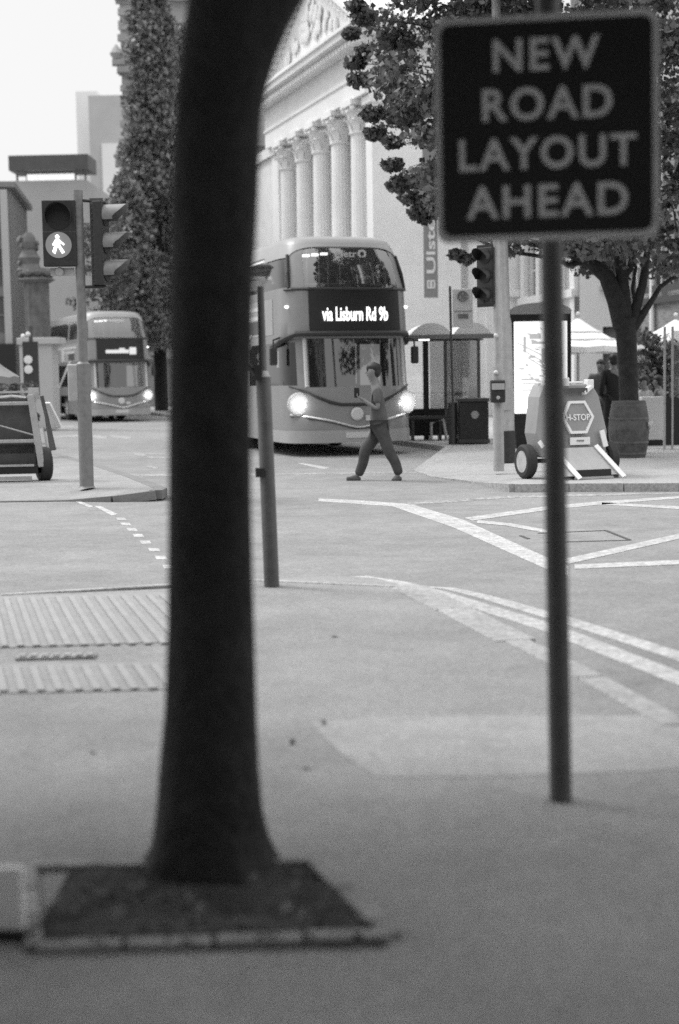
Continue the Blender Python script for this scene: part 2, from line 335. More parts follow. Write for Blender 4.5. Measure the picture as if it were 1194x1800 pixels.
for a, c in ((0, 1), (1, 2), (2, 3), (3, 4), (4, 5), (5, 6), (11, 0), (10, 11), (9, 10)):
    A, Cc = kl[a], kl[c]; d = Cc-A; nst = max(1, round(d.length/.9))
    for k in range(nst):
        p, q = A.lerp(Cc, (k+.01)/nst), A.lerp(Cc, (k+.99)/nst); mid = (p+q)/2
        b.bar((p.x, p.y, p.z-.052), (q.x, q.y, q.z-.052), .15, .11+random.uniform(0, .006))
struct(b.build('far_kerb', 'kerb'))
# traffic island at the left
f0, f1, f2, tip = G(-260, 884, .012), G(120, 879, .012), G(200, 872, .07), G(277, 862, .13)
isl = [(-12, 17.75, .012), (f0.x, f0.y-.05, .012), (f1.x, f1.y, .012), (f2.x, f2.y, .07), (tip.x-.02, tip.y, .13), (tip.x, tip.y+.35, .13)]
bk = [G(262, 850, .12), G(232, 838, .1), G(170, 818, .1), G(75, 792, .1), G(68, 715, .1)]
isl += [tuple(p) for p in bk]+[(-26, 60, .1), (-30, 20, .1)]
n = len(isl)
b = MB(); b.add(isl+[(p[0], p[1], -.02) for p in isl]+[(-3.4, 18.9, .115), (-6, 19.4, .1)],
    [(0, 1, 2*n+1, n-1), (1, 2, 2*n, 2*n+1), (2, 3, 2*n), (3, 4, 5, 2*n), (5, 6, 2*n), (6, 7, 2*n), (7, 8, 2*n+1, 2*n), (8, 9, 2*n+1), (9, 10, 11, 2*n+1), (11, n-1, 2*n+1)]+[(i, i+n, (i+1) % n+n, (i+1) % n) for i in range(n)])
struct(b.build('traffic_island', 'pavement'))
b = MB()
ik = [Vector(p) for p in isl]
for a, c in ((1, 2), (2, 3), (3, 4), (4, 5), (5, 6), (6, 7), (7, 8), (8, 9), (9, 10)):
    A, Cc = ik[a], ik[c]; b.bar((A.x, A.y, A.z-.052), (Cc.x, Cc.y, Cc.z-.052), .16, .112)
struct(b.build('island_kerb', 'kerb_side'))
# tactile paving on the near side, two bands of ribs running to the crossing
def tactile(name, quad, z0, nrib=11, pitch=.085):
    q = [G(x, y, z0) for x, y in quad]; b = MB()
    b.add([(p.x, p.y, z0+.004) for p in q], [(0, 1, 2, 3)]); o = b.build(name, 'tactile'); struct(o)
    r = MB(); u = Vector((-.12, 1, 0)).normalized()
    y0, y1 = q[3].y+.03, q[0].y-.05; x = min(p.x for p in q)
    while x < max(p.x for p in q)+.3:
        xa = x-u.x*0; r.bar((x+(y0-q[3].y)*u.x, y0, z0+.008), (x+(y1-q[3].y)*u.x*2.3, y1, z0+.008), .035, .012); x += pitch
    struct(r.build('tactile_ribs', mat('rib', .35, .85, .1, 5)))
tactile('tactile_paving', [(-60, 1052), (330, 1040), (330, 1128), (-60, 1142)], PZ)
tactile('tactile_paving', [(-60, 1172), (330, 1164), (330, 1212), (-60, 1222)], PZ)
b = MB(); c0 = G(100, 1157, PZ); b.box((c0.x, c0.y, PZ+.008), (.40, .1, .014), R(2))
for k in range(7): b.box((c0.x-.17+k*.057, c0.y, PZ+.018), (.03, .07, .01), R(2))
struct(b.build('drain_grate', 'kerb'))
# repaired patches in the pavement
mark('pavement_patch', [[(545, 1270), (700, 1258), (1194, 1258), (1330, 1270), (1330, 1350), (1194, 1352), (850, 1366), (660, 1366), (600, 1325)]], PZ+.004, 'patch')
b = MB()
for k in range(14):
    x, y = random.uniform(-3.5, 3.0), random.uniform(2.8, 9.0)
    if y > 4.6 and x > 1.4: continue
    rr = random.uniform(.012, .03); b.add([(x+rr*math.cos(a*PI/4)*random.uniform(.7, 1.2), y+rr*math.sin(a*PI/4), PZ+.006) for a in range(8)], [tuple(range(8))])
struct(b.build('gum_spots', mat('gum', .12, .9)))
# wind-blown leaves
lp = []
for k in range(9):
    x, y = random.uniform(-1.5, 1.6), random.uniform(2.7, 4.6+random.random()**2*4); lp.append((x, y, PZ+.012))
o = leaves('fallen_leaves', 'leaf_pale', lp, .03); struct(o, 'stuff')

# ================================================================ BUILDINGS
def facade(Lx, Hz, holes, depth=.25, thick=8.0, z0=0):
    """front wall in the xz plane (faces -y) with real openings and reveals, plus closed sides and roof"""
    xs = sorted(set([0, Lx]+[h[0] for h in holes]+[h[1] for h in holes])); zs = sorted(set([z0, Hz]+[h[2] for h in holes]+[h[3] for h in holes]))
    b = MB()
    for i in range(len(xs)-1):
        for k in range(len(zs)-1):
            cx, cz = (xs[i]+xs[i+1])/2, (zs[k]+zs[k+1])/2
            if any(h[0] < cx < h[1] and h[2] < cz < h[3] for h in holes): continue
            b.add([(xs[i], 0, zs[k]), (xs[i+1], 0, zs[k]), (xs[i+1], 0, zs[k+1]), (xs[i], 0, zs[k+1])], [(0, 1, 2, 3)])
    for x0, x1, a, c in holes:
        b.add([(x0, 0, a), (x1, 0, a), (x1, 0, c), (x0, 0, c), (x0, depth, a), (x1, depth, a), (x1, depth, c), (x0, depth, c)], [(0, 1, 5, 4), (1, 2, 6, 5), (2, 3, 7, 6), (3, 0, 4, 7)])
    b.add([(0, 0, z0), (Lx, 0, z0), (Lx, thick, z0), (0, thick, z0), (0, 0, Hz), (Lx, 0, Hz), (Lx, thick, Hz), (0, thick, Hz)], [(1, 2, 6, 5), (2, 3, 7, 6), (3, 0, 4, 7), (4, 5, 6, 7)])
    return b
def window(parent, h, depth=.25, frame='frame_white', pane='win', nx=2, nz=2, fw=.07, sill=None):
    x0, x1, a, c = h; f = MB(); y = depth-.06
    for k in range(nx+1): x = x0+fw/2+(x1-x0-fw)*k/nx; f.box((x, y, (a+c)/2), (fw, .07, c-a-.004))
    for k in range(nz+1): z = a+fw/2+(c-a-fw)*k/nz; f.box(((x0+x1)/2, y+.003, z), (x1-x0-.006, .06, fw))
    w = f.build('window', frame, parent)
    MB().box(((x0+x1)/2, depth-.02, (a+c)/2), (x1-x0, .03, c-a)).build('pane', pane, w)
    if sill: MB().box(((x0+x1)/2, -.03, a-.06), (x1-x0+.2, .2, .12)).build('sill', sill, w)
    return w
# ---- the classical portico; local x runs along the street away from us, local -y faces the street
sx, sy = 1.0, 51.7
ang = math.atan2(.947, -.322)           # local +x = away along the street
# local frame: +x = away along street, outward (to street, left) = local +y
pt = thing('portico_building', 'pale stone classical building with a row of fluted Corinthian columns under a pediment', 'building', (sx, sy, 0), ang)
PL = 'stone_white'
for k in range(5):
    x = 2.2*k
    b = MB(); H0, H1 = 1.15, 10.15; vs = []; nn = 40; lev = 9
    for j in range(lev+1):
        t = j/lev; r = .42*(1-.14*t**1.6)
        for i in range(nn):
            a = 2*PI*i/nn; rr = r*(1-(.035 if i % 2 else 0)); vs.append((x+rr*math.cos(a), rr*math.sin(a), H0+(H1-H0)*t))
    b.add(vs, [(j*nn+i, j*nn+(i+1) % nn, (j+1)*nn+(i+1) % nn, (j+1)*nn+i) for j in range(lev) for i in range(nn)])
    c = b.build('column', PL, pt)
    MB().lathe([(.55, .8), (.56, .88), (.5, .95), (.47, 1.0), (.5, 1.07), (.46, 1.16)], 28, (x, 0, 0)).build('base', PL, c, smooth=True)
    b = MB(); b.lathe([(.39, 10.1), (.43, 10.15), (.43, 10.2), (.36, 10.24), (.38, 10.6), (.5, 11.05)], 20, (x, 0, 0)).box((x, 0, 11.17), (1.15, 1.15, .2))
    for row, (zb, h, r0, cnt, ph) in enumerate(((10.22, .42, .38, 8, 0), (10.42, .5, .40, 8, .39), (10.62, .42, .45, 8, 0))):
        for i in range(cnt):
            a = 2*PI*i/cnt+ph; ca, sa = math.cos(a), math.sin(a); q = []
            for t, rr, wv in ((0, r0, .13), (.5, r0+.05, .15), (.85, r0+.13, .12), (1, r0+.26, .07), (.88, r0+.3, .04)):
                for s in (-1, 1): q.append((x+rr*ca-s*wv*sa, rr*sa+s*wv*ca, zb+h*t))
            b.add(q, [(2*j, 2*j+1, 2*j+3, 2*j+2) for j in range(4)])
    for i in range(4):
        a = PI/4+i*PI/2; b.ico((x+.66*math.cos(a), .66*math.sin(a), 10.98), .12, 1)
    b.build('capital', PL, c)
X0, X1 = -1.9, 11.0
mk = lambda name, m=PL, **k: None
MB().box(((X0+X1)/2, -1.3, .35), (X1-X0+.8, 4.0, .9)).build('podium', PL, pt, bevel=.03)
b = MB().box(((X0+X1)/2, -1.4, 11.66), (X1-X0-.5, 3.7, .78)); b.box(((X0+X1)/2, -1.4, 11.98), (X1-X0-.38, 3.82, .1)).build('architrave', PL, pt)
MB().box(((X0+X1)/2, -1.4, 12.46), (X1-X0-.5, 3.7, .82)).build('frieze', 'stone_white2', pt)
b = MB(); b.box(((X0+X1)/2, -1.4, 13.02), (X1-X0+.1, 4.4, .24)).box(((X0+X1)/2, -1.4, 13.26), (X1-X0+.7, 5.0, .22)).box(((X0+X1)/2, -1.4, 13.43), (X1-X0+.9, 5.2, .12))
x = X0+.1
while x < X1: b.box((x, .68, 12.94), (.17, .5, .15)); x += .34
b.build('cornice', PL, pt)
xm = (X0+X1)/2; hw = (X1-X0)/2+.45; AP = 17.3
b = MB().add([(X0, .3, 13.49), (X1, .3, 13.49), (xm, .3, AP-.5), (X0, -8, 13.49), (X1, -8, 13.49), (xm, -8, AP-.5)], [(0, 1, 2), (3, 5, 4), (0, 3, 4, 1), (1, 4, 5, 2), (2, 5, 3, 0)]); b.build('tympanum', PL, pt)
for s in (-1, 1):
    b = MB(); a = Vector((xm-s*hw, .55, 13.55)); c = Vector((xm+s*.02, .55, AP)); b.bar(a, c, .9, .16); b.bar(a+Vector((0, -.15, -.2)), c+Vector((0, -.15, -.2)), .75, .2); b.bar(a+Vector((0, -3.7, .05)), c+Vector((0, -3.7, .05)), 8.0, .1)
    for k in range(1, 18): q = a.lerp(c, k/18); b.box((q.x, q.y-.05, q.z-.36), (.17, .6, .16))
    b.build('raking_cornice', PL, pt)
b = MB()                                             # carved relief in the pediment
for k in range(46):
    t = random.gauss(0, 1.35); z = 14.4+random.random()*max(.2, 1.5-abs(t)*.5); b.ico((xm+t, .38, z), (random.uniform(.12, .3), .06, random.uniform(.15, .36)), 1, .15)
b.ico((xm-3.1, .38, 14.2), (.2, .12, .4), 1, .1); b.ico((xm+3.0, .38, 14.2), (.2, .12, .4), 1, .1)
b.build('relief_carving', 'stone_white2', pt)
# inner wall, end piers, side wing
hs = [(2.2*k+.45, 2.2*k+1.75, 2.2, 5.2) for k in range(4)]
b = MB(); b.box(((X0+X1)/2, -3.4, 6.0), (X1-X0-.5, .6, 10.5)).build('inner_wall', 'stone_white2', pt)
for k in range(4):
    f = MB().box((2.2*k+1.1, -3.06, 3.0), (1.1, .08, 3.8)).build('door', 'frame_dark', pt)
for nm, xa, xb in (('end_pier', 9.75, 10.7), ('end_pier', -1.65, -1.0)):
    b = MB(); b.box(((xa+xb)/2, -1.6, 6.1), (xb-xa, 3.6, 10.35)); b.box(((xa+xb)/2, -1.6, 11.1), (xb-xa+.2, 3.8, .28)); b.box(((xa+xb)/2, -1.6, 1.2), (xb-xa+.2, 3.8, .5)); b.build(nm, PL, pt, bevel=.02)
# side wall towards us
b = MB(); b.box((-1.95, -5.2, 6.4), (.6, 3.6, 12.8)); b.box((-2.0, -5.2, 4.4), (.8, 3.7, .25)); b.box((-2.0, -5.2, 9.4), (.8, 3.7, .2)); b.box((-2.28, -4.0, 6.4), (.1, .5, 12.6)); b.box((-2.28, -6.4, 6.4), (.1, .5, 12.6)); b.build('side_wall', PL, pt, bevel=.02)
b = MB(); b.box((4.5, -9.5, 6.7), (12.9, 11.5, 13.3)); b.build('main_hall', PL, pt)
b = MB(); b.box((15, -4.0, 5.6), (8, 7.5, 11.4)); b.box((15, -4, 11.4), (8.2, 7.8, .4)); b.build('far_wing', 'stone_white2', pt)
# hanging banner, a thing of its own
bp = P(757, 430, 46.5)
bn = thing('banner', 'tall grey vertical banner with pale lettering hanging on the pale stone wall', 'banner', (bp.x, bp.y, 0), R(8))
MB().box((0, 0, 6.75), (.46, .03, 5.4)).build('cloth', 'banner', bn)
M = Tr(0, -.02, 6.2, 0, 0, -PI/2)
b = MB(); text_mb('Ulster P', 2.75, .30, .008, .02, b, M); b.build('lettering', 'banner_txt', bn)
b = MB(); 
for a, c, d, e in ((-.0, 4.37, .26, .05), (-.0, 4.59, .26, .05), (0, 4.48, .08, .2)): b.box((a, -.022, c), (d, .012, e))
b.box((-.11, -.022, 4.48), (.05, .012, .17)).box((.11, -.022, 4.48), (.05, .012, .2)); b.build('emblem', 'banner_txt', bn)
b = MB(); b.bar((0, 0, 9.47), (0, 3.4, 9.47), .05).build('bracket', 'pole_dark', bn)
# pale three storey block with sash windows beside the portico, then brick house
def block(name, label, cat, p0, p1, H0, m, cols, rows, wsize, thick=8, frame='frame_white', pane='win', extra=None, first=1.0, sill='kerb', fl=3.2, nx=2, nz=2, group=None):
    d = Vector((p1[0]-p0[0], p1[1]-p0[1], 0)); L = d.length; t = thing(name, label, cat, (p0[0], p0[1], 0), math.atan2(d.y, d.x), group); holes = []
    for c in range(cols):
        for r in range(rows):
            cx = L*(c+.5)/cols; z = first+r*fl; holes.append((cx-wsize[0]/2, cx+wsize[0]/2, z, z+wsize[1]))
    facade(L, H0, holes, .25, thick).build('wall', m, t)
    for h in holes: window(t, h, frame=frame, pane=pane, sill=sill, nx=nx, nz=nz)
    b = MB().box((L/2, thick/2, H0+.12), (L+.5, thick+.5, .24)); b.build('parapet', sill or m, t)
    if extra: extra(t, L)
    return t
def pilasters(t, L):
    b = MB()
    for k in range(4): b.box((.25+(L-.5)*k/3, -.08, 6), (.4, .16, 12))
    b.box((L/2, -.12, 4.1), (L+.02, .3, .25)); b.box((L/2, -.1, .35), (L, .3, .7)); b.build('pilasters', 'stone_white', t)
def pt_w(s, o=0): return (1.0-.322*s+.947*o, 51.7+.947*s+.322*o)   # s along street, o right of it
block('terrace_house', 'pale rendered house with tall sash windows and pilasters between portico and brick house', 'building', pt_w(-2.4, 5.2), pt_w(-7.6, 4.6), 11, 'stone_white2', 3, 3, (.9, 1.9), extra=pilasters, pane='win_mid')
def pipe(t, L):
    b = MB()
    for x in (.5, L*.36, L*.69): b.tube([(x, -.1, .2), (x, -.1, 8.9)], .07, 8)
    b.build('drainpipe', 'stone_white', t)
    MB().box((L/2, -.05, 3.7), (L, .16, .5)).build('shop_fascia', 'frame_dark', t)
block('brick_house', 'dark brick house with tall windows and white drainpipes behind the umbrellas', 'building', pt_w(-7.7, 4.5), pt_w(-15.2, 4.0), 9.2, 'brick', 5, 3, (.95, 1.75), extra=pipe, frame='frame_white', pane='win', fl=2.95, first=.8)
def shopsign(t, L):
    MB().box((L*.33, -.08, 4.15), (3.0, .14, .7)).build('sign_board', 'render_grey', t)
    b = MB()
    for k in range(9): b.box((L*.33-.55+k*.14, -.16, 4.17), (.09, .02, random.choice([.14, .2, .2])))
    b.build('sign_lettering', 'pole_grey', t)
block('cafe_building', 'pale rendered cafe building with a small sign board behind the tree', 'building', (7.3, 43.0), (19, 41), 12.5, 'render_pale', 5, 4, (1.0, 1.7), first=1.2, fl=2.9, extra=shopsign, pane='win_mid', frame='frame_dark', sill='render_grey')
block('unseen_terrace', 'dark brick terrace on the near side of the street', 'building', (14, -7), (-22, -7), 13, 'brick', 9, 4, (1.2, 1.9), fl=3.1, first=.9, pane='win')  # added out of view behind the camera, darkens surfaces facing it
# ---- left: stone tower block, white block, office, glass block
def ornate(t, L):
    b = MB()
    for z in range(3, 40, 4): b.box((L/2, -.15, z), (L+.5, .5, .35))
    z = .6
    while z < 42: b.box((.25, -.02, z), (.72+random.uniform(-.15, .2), .2, random.uniform(.3, .5))); z += random.uniform(.5, 1.1)
    b.build('string_courses', 'stone_grey', t)
    for z in (14, 19.6, 23.6): MB().lathe([(.2, 0), (.38, .3), (.2, .6), (.05, .8)], 8, (-.25, -.1, z)).box((-.15, -.1, z-.2), (.7, .5, .3)).build('finial', 'stone_grey', t)
block('stone_office', 'tall weathered stone building with carved bands rising behind the ivy dark trees', 'building', (P(219, 300, 82).x, 82), (P(219, 300, 82).x+14, 84), 42, 'stone_grey', 4, 9, (1.3, 2.6), fl=4.0, first=3.8, extra=ornate, thick=16, frame='frame_dark', sill='stone_grey')
w0 = P(155, 168, 170); w1 = P(135, 175, 185)
t = thing('tower_block', 'plain white tower block far behind, topmost above the office roof', 'building', (w0.x, w0.y, 0), 0)
b = MB(); b.box((12, 9, (w0.z)/2), (24, 18, w0.z)); b.build('wall', 'render_grey', t); b = MB().box((6, -.3, w0.z*.42), (9, .6, w0.z*.84)); b.build('annex', 'panel_white', t)
b = MB().box((-1.2, 12, w1.z/2-.4), (2.6, 12, w1.z-.8)).build('stair_shaft', 'panel_white', t)
o0 = P(20, 300, 100); o1 = P(152, 300, 100); WL = o1.x-o0.x; hR = P(85, 303, 100).z; hT = P(85, 264, 100).z
t = thing('office_block', 'pale grey office block with a dark overhanging flat roof and lit roof windows', 'building', (o0.x, 100, 0), R(-1.5))
hs = [(.5+1.2*k, 1.1+1.2*k, 3, 6) for k in range(3)]
facade(WL, hR-.55, hs, .3, 14).build('wall', 'render_grey', t)
for h in hs: window(t, h, .3, 'frame_dark', 'win_mid', 1, 3)
MB().box((-1.1, 5, hR/2-1), (2.1, 8, hR-2)).build('side_wing', 'render_grey', t)
MB().box((WL/2+.1, 1.0, hR+.6), (WL+.3, 3, hT-hR-.5)).build('roof', 'roof_dark', t)
b = MB()
for k in range(9): b.box((1.2+k*.37, -.02+.25, hR-.3), (.33, .1, .42))
b.build('roof_windows', mat('lit_window', .9, .4, emit=.55), t)
b = MB()
for k in range(8): b.box((.3+k*.68, .4, hR-.3), (.08, .3, .52))
b.build('roof_posts', 'roof_dark', t)
g0 = P(17, 330, 62)
def shop(t, L): MB().box((L/2, -.2, 1.6), (L, .5, 3.3)).build('shopfront', 'black', t); b = MB().box((L-.25, -.1, 5), (.3, .3, 9.6)); b.build('corner_post', 'render_grey', t); MB().box((L/2-.4, -.3, 7.2), (L-.8, .3, 1.5)).build('white_panel', 'panel_white', t)
block('glass_office', 'grey office with dark ground floor cut by the left edge of the picture', 'building', (g0.x-8, 61), (g0.x, 62), g0.z, 'pole_grey', 4, 3, (1.5, 1.6), extra=shop, first=3.7, fl=2.0, pane='win_mid', frame='pole_grey', sill=None)
# monument: fluted stone pillar with crown
m0 = P(68, 600, 46)
t = thing('stone_pillar', 'dark weathered stone pillar with carved crown standing in front of the grey office', 'monument', (m0.x, 46, 0))
MB().box((0, 0, 1.5), (1.05, 1.0, 2.9)).box((.1, 0, 2.85), (1.35, 1.2, .22)).build('pedestal', 'render_grey', t, bevel=.03)
b = MB(); nn = 24
b.add([(.40*(1-(.09 if i % 2 else 0))*math.cos(2*PI*i/nn), .40*(1-(.09 if i % 2 else 0))*math.sin(2*PI*i/nn), z) for z in (2.95, 4.75) for i in range(nn)], [(i, (i+1) % nn, nn+(i+1) % nn, nn+i) for i in range(nn)]); b.build('shaft', mat('stone_dark', .13, .9, .35, 3, bump=.4), t)
b = MB(); b.lathe([(.42, 4.7), (.6, 4.8), (.45, 4.9), (.55, 5.0), (.5, 5.15)], 20)
for k in range(10): a = k*PI/5; b.ico((.5*math.cos(a), .5*math.sin(a), 5.0), .12, 1, .2)
b.build('capital', 'stone_dark', t)
b = MB(); b.lathe([(.42, 5.1), (.3, 5.3), (.36, 5.5), (.2, 5.75), (.26, 5.9), (.22, 6.15), (.1, 6.3)], 14, (-.2, 0, 0)); [b.ico((-.2+random.gauss(0, .17), random.gauss(0, .12), 5.15+random.random()*.95), random.uniform(.07, .17), 1, .3) for _ in range(26)]; b.build('statue', 'stone_dark', t, smooth=True)

# ================================================================ BUSES
def make_bus(label, loc, rz, first=True):
    t = thing('double_decker_bus', label, 'bus', loc, rz, 'double decker buses coming up the street')
    HW = 1.27; LEN = 10.0
    def prof(z):        # (half width, nose depth, rake) of the body at height z
        if z < 1.0: return HW, .95, .0+.05*(z-.25)
        if z < 2.3: return HW, .95, .04+.13*(z-1.0)
        if z < 3.2: return HW-.02*(z-2.3), .9, .10+.1*(z-2.3)
        q = min(1, (z-3.2)/1.0); return HW-.02-.17*q*q, .9, .19+.28*q+.25*q*q
    def S(T, z, off=0):  # T in degrees round the nose; beyond +-90 metres/10 back along the side
        w_, D, rk = prof(z); w_ += off
        if abs(T) <= 90:
            a = R(T); nx = 3.4; x = w_*math.copysign(abs(math.sin(a))**(2/nx), a); y = rk+D-(D+off)*abs(math.cos(a))**(2/nx)
        else: x = math.copysign(w_, T); y = rk*max(0, 1-(abs(T)-90)/20)+D+(abs(T)-90)*.1
        return Vector((x, y, z))
    TE = 90+(LEN-.95)*10
    fz = lambda x: math.degrees(math.asin((abs(x)/HW)**1.7))*(1 if x > 0 else -1)
    up = (3.22, 3.88); lo = (1.36, 2.22)
    XW = fz(-.93); XE = fz(.98)
    wins = [(XW, XE, 3.17, 3.98), (fz(-.88), fz(.93), 1.32, 2.24)]
    sides = [(-TE+8, -158, up), (-155, -118, up), (-115, -62, (3.22, 3.86)), (118, 155, up), (158, TE-8, up), (66, 115, up),
             (-TE+14, -152, lo), (-149, -118, lo), (-113, -50, (1.36, 2.18)), (118, 149, lo), (152, TE-14, lo), (62, 113, lo)]
    wins += [(a, c, z[0], z[1]) for a, c, z in sides]
    Ts = sorted(set([-TE, TE, -200, 200, -180, 180, -140, 140, -100, 100, -90, 90]+[w_[0] for w_ in wins]+[w_[1] for w_ in wins]+list(range(-88, 90, 8))))
    zs = sorted(set([.28, .5, .75, 1.0, 1.15, 1.7, 2.3, 2.6, 2.9, 4.05]+[w_[2] for w_ in wins]+[w_[3] for w_ in wins]))
    def arch(T, z): return (-135 < T < -119 or 119 < T < 135 or 160 < T < 175 or -175 < T < -160) and z < 1.0
    Ts = [T for T in sorted(set(Ts+[-135, -119, 119, 135, -175, -160, 160, 175])) if abs(T) <= TE]
    b = MB(); nT = len(Ts); b.v = [tuple(S(T, z)) for z in zs for T in Ts]
    for j in range(len(zs)-1):
        for i in range(nT-1):
            ct, cz = (Ts[i]+Ts[i+1])/2, (zs[j]+zs[j+1])/2
            if any(w_[0] < ct < w_[1] and w_[2] < cz < w_[3] for w_ in wins) or arch(ct, cz): continue
            b.f.append((j*nT+i, j*nT+i+1, (j+1)*nT+i+1, (j+1)*nT+i))
    b.add([S(-TE, .28), S(TE, .28), S(TE, 4.05), S(-TE, 4.05)], [(0, 1, 2, 3)])
    # roof dome
    base = [S(T, 4.05) for T in Ts]; rings = [base]
    for sc_, zz_ in ((.96, 4.15), (.86, 4.22), (.6, 4.27), (.2, 4.29)):
        rings.append([Vector((p.x*sc_, (p.y-5.3)*(1-(1-sc_)*.22)+5.3+(1-sc_)*.7*(1 if p.y < 1.5 else 0), zz_)) for p in base])
    vs = [p for r in rings for p in r]; rf = MB(); rf.add(vs, [(j*nT+i, j*nT+i+1, (j+1)*nT+i+1, (j+1)*nT+i) for j in range(4) for i in range(nT-1)]+[tuple(4*nT+i for i in range(nT))])
    body = b.build('body', 'bus_grey', t, smooth=True); rf.build('roof', mat('bus_roof', .28, .4, .08, 2), t, smooth=True)
    def patch(name, T0, T1, z0, z1, m, off=.008, parent=t, n=14, nz=4, zf=None, thick=0):
        b = MB(); vs = []
        for j in range(nz+1):
            for i in range(n+1):
                T = T0+(T1-T0)*i/n; a, c = (z0, z1) if zf is None else zf(i/n)
                vs.append(S(T, a+(c-a)*j/nz, off))
        b.add(vs, [(j*(n+1)+i, j*(n+1)+i+1, (j+1)*(n+1)+i+1, (j+1)*(n+1)+i) for j in range(nz) for i in range(n)])
        if thick:
            pass
        return b.build(name, m, parent, smooth=True)
    # panes
    patch('upper_windscreen', XW, XE, 3.17, 3.98, 'glass_bus', -.01)
    patch('lower_windscreen', fz(-.88), fz(.93), 1.32, 2.24, 'glass_front', -.01)
    for a, c, z in sides: patch('side_window', a, c, z[0], z[1], 'glass_side', -.01, n=8)
    # brow of the roof cutting the windscreen into an arch
    patch('roof_brow', -100, 100, 0, 0, 'bus_white', .012, zf=lambda u: (4.0-.20*min(1, abs(200*u-100)/62)**3.2, 4.06), n=60); patch('cantrail', -TE, -100, 3.9, 4.06, 'bus_white', .012); patch('cantrail', 100, TE, 3.9, 4.06, 'bus_white', .012)
    # destination box and visor lip
    xa, xb = fz(-.86), fz(.98)
    patch('destination_panel', xa, xb, 2.36, 3.17, 'black', .012)
    b = MB(); pts = [S(T, 2.33-.22*max(0, (abs(T)-48)/45), .05) for T in (-92, -80, -70, -60, -48, -30, 0, 30, 48, 60, 70, 80, 92)]; b.tube(pts, [.03]+[.055]*11+[.03], 8); b.build('visor_lip', 'black_plastic', t, smooth=True)
    b = MB(); b.tube([S(T, 3.18, .02) for T in (-70, -55, -30, 0, 30, 55, 70)], .03, 6).build('windscreen_bar', 'black_plastic', t)
    [MB().tube([S(s*q, z, .012) for z in (3.2, 3.5, 3.85)], .035, 6).build('upper_pillar', 'black_plastic', t) for s, q in ((-1, 61), (1, 64))]
    [MB().tube([S(s*q, z, .006) for z in (1.33, 1.8, 2.25)], .04, 6).build('lower_pillar', 'rail', t) for s, q in ((-1, 36), (1, 47))]
    yd = S(0, 2.7).y
    if first:
        M = Tr(.03, yd-.03, 2.70)
        b = text_mb('via Lisburn Rd 9b', 1.32, .27, .01, .018, None, M); b.build('destination_text', 'led_text', t)
        b = text_mb('Metr', .44, .13, .006, .02, None, Tr(-.02, S(0, 3.86).y-.02, 3.86)); b.lathe([(.085, 0), (.085, .012), (.045, .012), (.045, 0)], 20, M=Tr(.31, S(0, 3.86).y-.01, 3.86, 0, PI/2), cap=False); b.build('operator_lettering', 'banner_txt', t)
    else:
        b = MB().box((-.08, yd-.03, 2.68), (.9, .02, .13)).box((.1, yd-.03, 2.78), (.22, .02, .06)).box((.52, yd-.03, 2.7), (.26, .02, .27)); b.build('destination_text', mat('led_dim', .4, .5, emit=.45), t)
        b = MB().box((0, S(0, 3.86).y-.02, 3.86), (.6, .02, .1)); b.build('operator_lettering', 'banner_txt', t)
    # side marker lamps
    for s in (-1, 1):
        p = S(s*66, 2.85, .01); MB().ico((p.x, p.y, p.z), (.05, .03, .028), 2).build('marker_lamp', 'led', t, smooth=True)
    # nose: dark swept crease, bright trim line, emblem, plate, bumper seam
    def line(name, pts, r, m, off=.012): 
        b = MB(); b.tube([S(fz(x) if abs(x) < 1.25 else math.copysign(88, x), z, off) for x, z in pts], r, 6); return b.build(name, m, t, smooth=True)
    line('bonnet_crease', [(-1.2, 1.34), (-1.0, 1.26), (-.75, 1.13), (-.5, 1.03), (-.3, .985), (0, .98), (.3, .985), (.5, 1.02), (.8, 1.14), (1.05, 1.27), (1.2, 1.34)], [.012, .018, .028, .035, .03, .03, .03, .035, .028, .018, .012], 'black_plastic')
    line('bumper_trim', [(-1.2, .80), (-.9, .76), (-.5, .68), (-.12, .575), (0, .55), (.12, .55), (.25, .575), (.6, .68), (.95, .76), (1.2, .8)], .022, 'chrome')
    line('bumper_seam', [(-1.2, .77), (-.9, .73), (-.5, .65), (-.12, .545), (0, .52), (.25, .545), (.6, .65), (1.2, .77)], .012, 'black_plastic', .016)
    p = S(0, .80, .02); b = MB().lathe([(.125, 0), (.125, .02), (.1, .035), (0, .035)], 24, M=Tr(p.x, p.y, p.z, 0, PI/2)); b.build('emblem', 'bus_pale', t)
    b = MB().box((.26, S(fz(.26), .7, .02).y, .72), (.17, .02, .1)); b.build('badge', 'bus_pale', t)
    p = S(0, .44, .02); pl = MB().box((.02, p.y, .40), (.5, .02, .115)).build('number_plate', 'bus_pale', t, bevel=.005)
    patch('bumper', -100, 100, .26, .5, 'bus_white', .012, n=30)
    # headlamps
    for s, q in ((-1, 49), (1, 50)):
        c = S(s*q, 1.0, .004); n_ = (S(s*q, 1.0, .1)-c).normalized()
        fwd = Vector((s*.25, -1, 0)).normalized(); Mh = Matrix.Translation(c) @ fwd.to_track_quat('Z', 'Y').to_matrix().to_4x4()
        hl = MB().lathe([(.20, -.06), (.205, .03), (.18, .05), (.11, .035), (.0, .03)], 28, M=Mh).build('headlamp', 'lamp_dish', t, smooth=True)
        MB().lathe([(.075, .036), (.07, .05), (0, .055)], 20, M=Mh).build('bulb', 'lamp_core', hl)
        ld = bpy.data.lights.new('headlamp_halo', 'POINT'); ld.energy = 2.6; ld.shadow_soft_size = .05; lo = bpy.data.objects.new('headlamp_halo', ld); COL.objects.link(lo); lo.parent = hl; lo.location = c+fwd*.17  # point light added ahead of the lamp, its spill imitates the glow halo
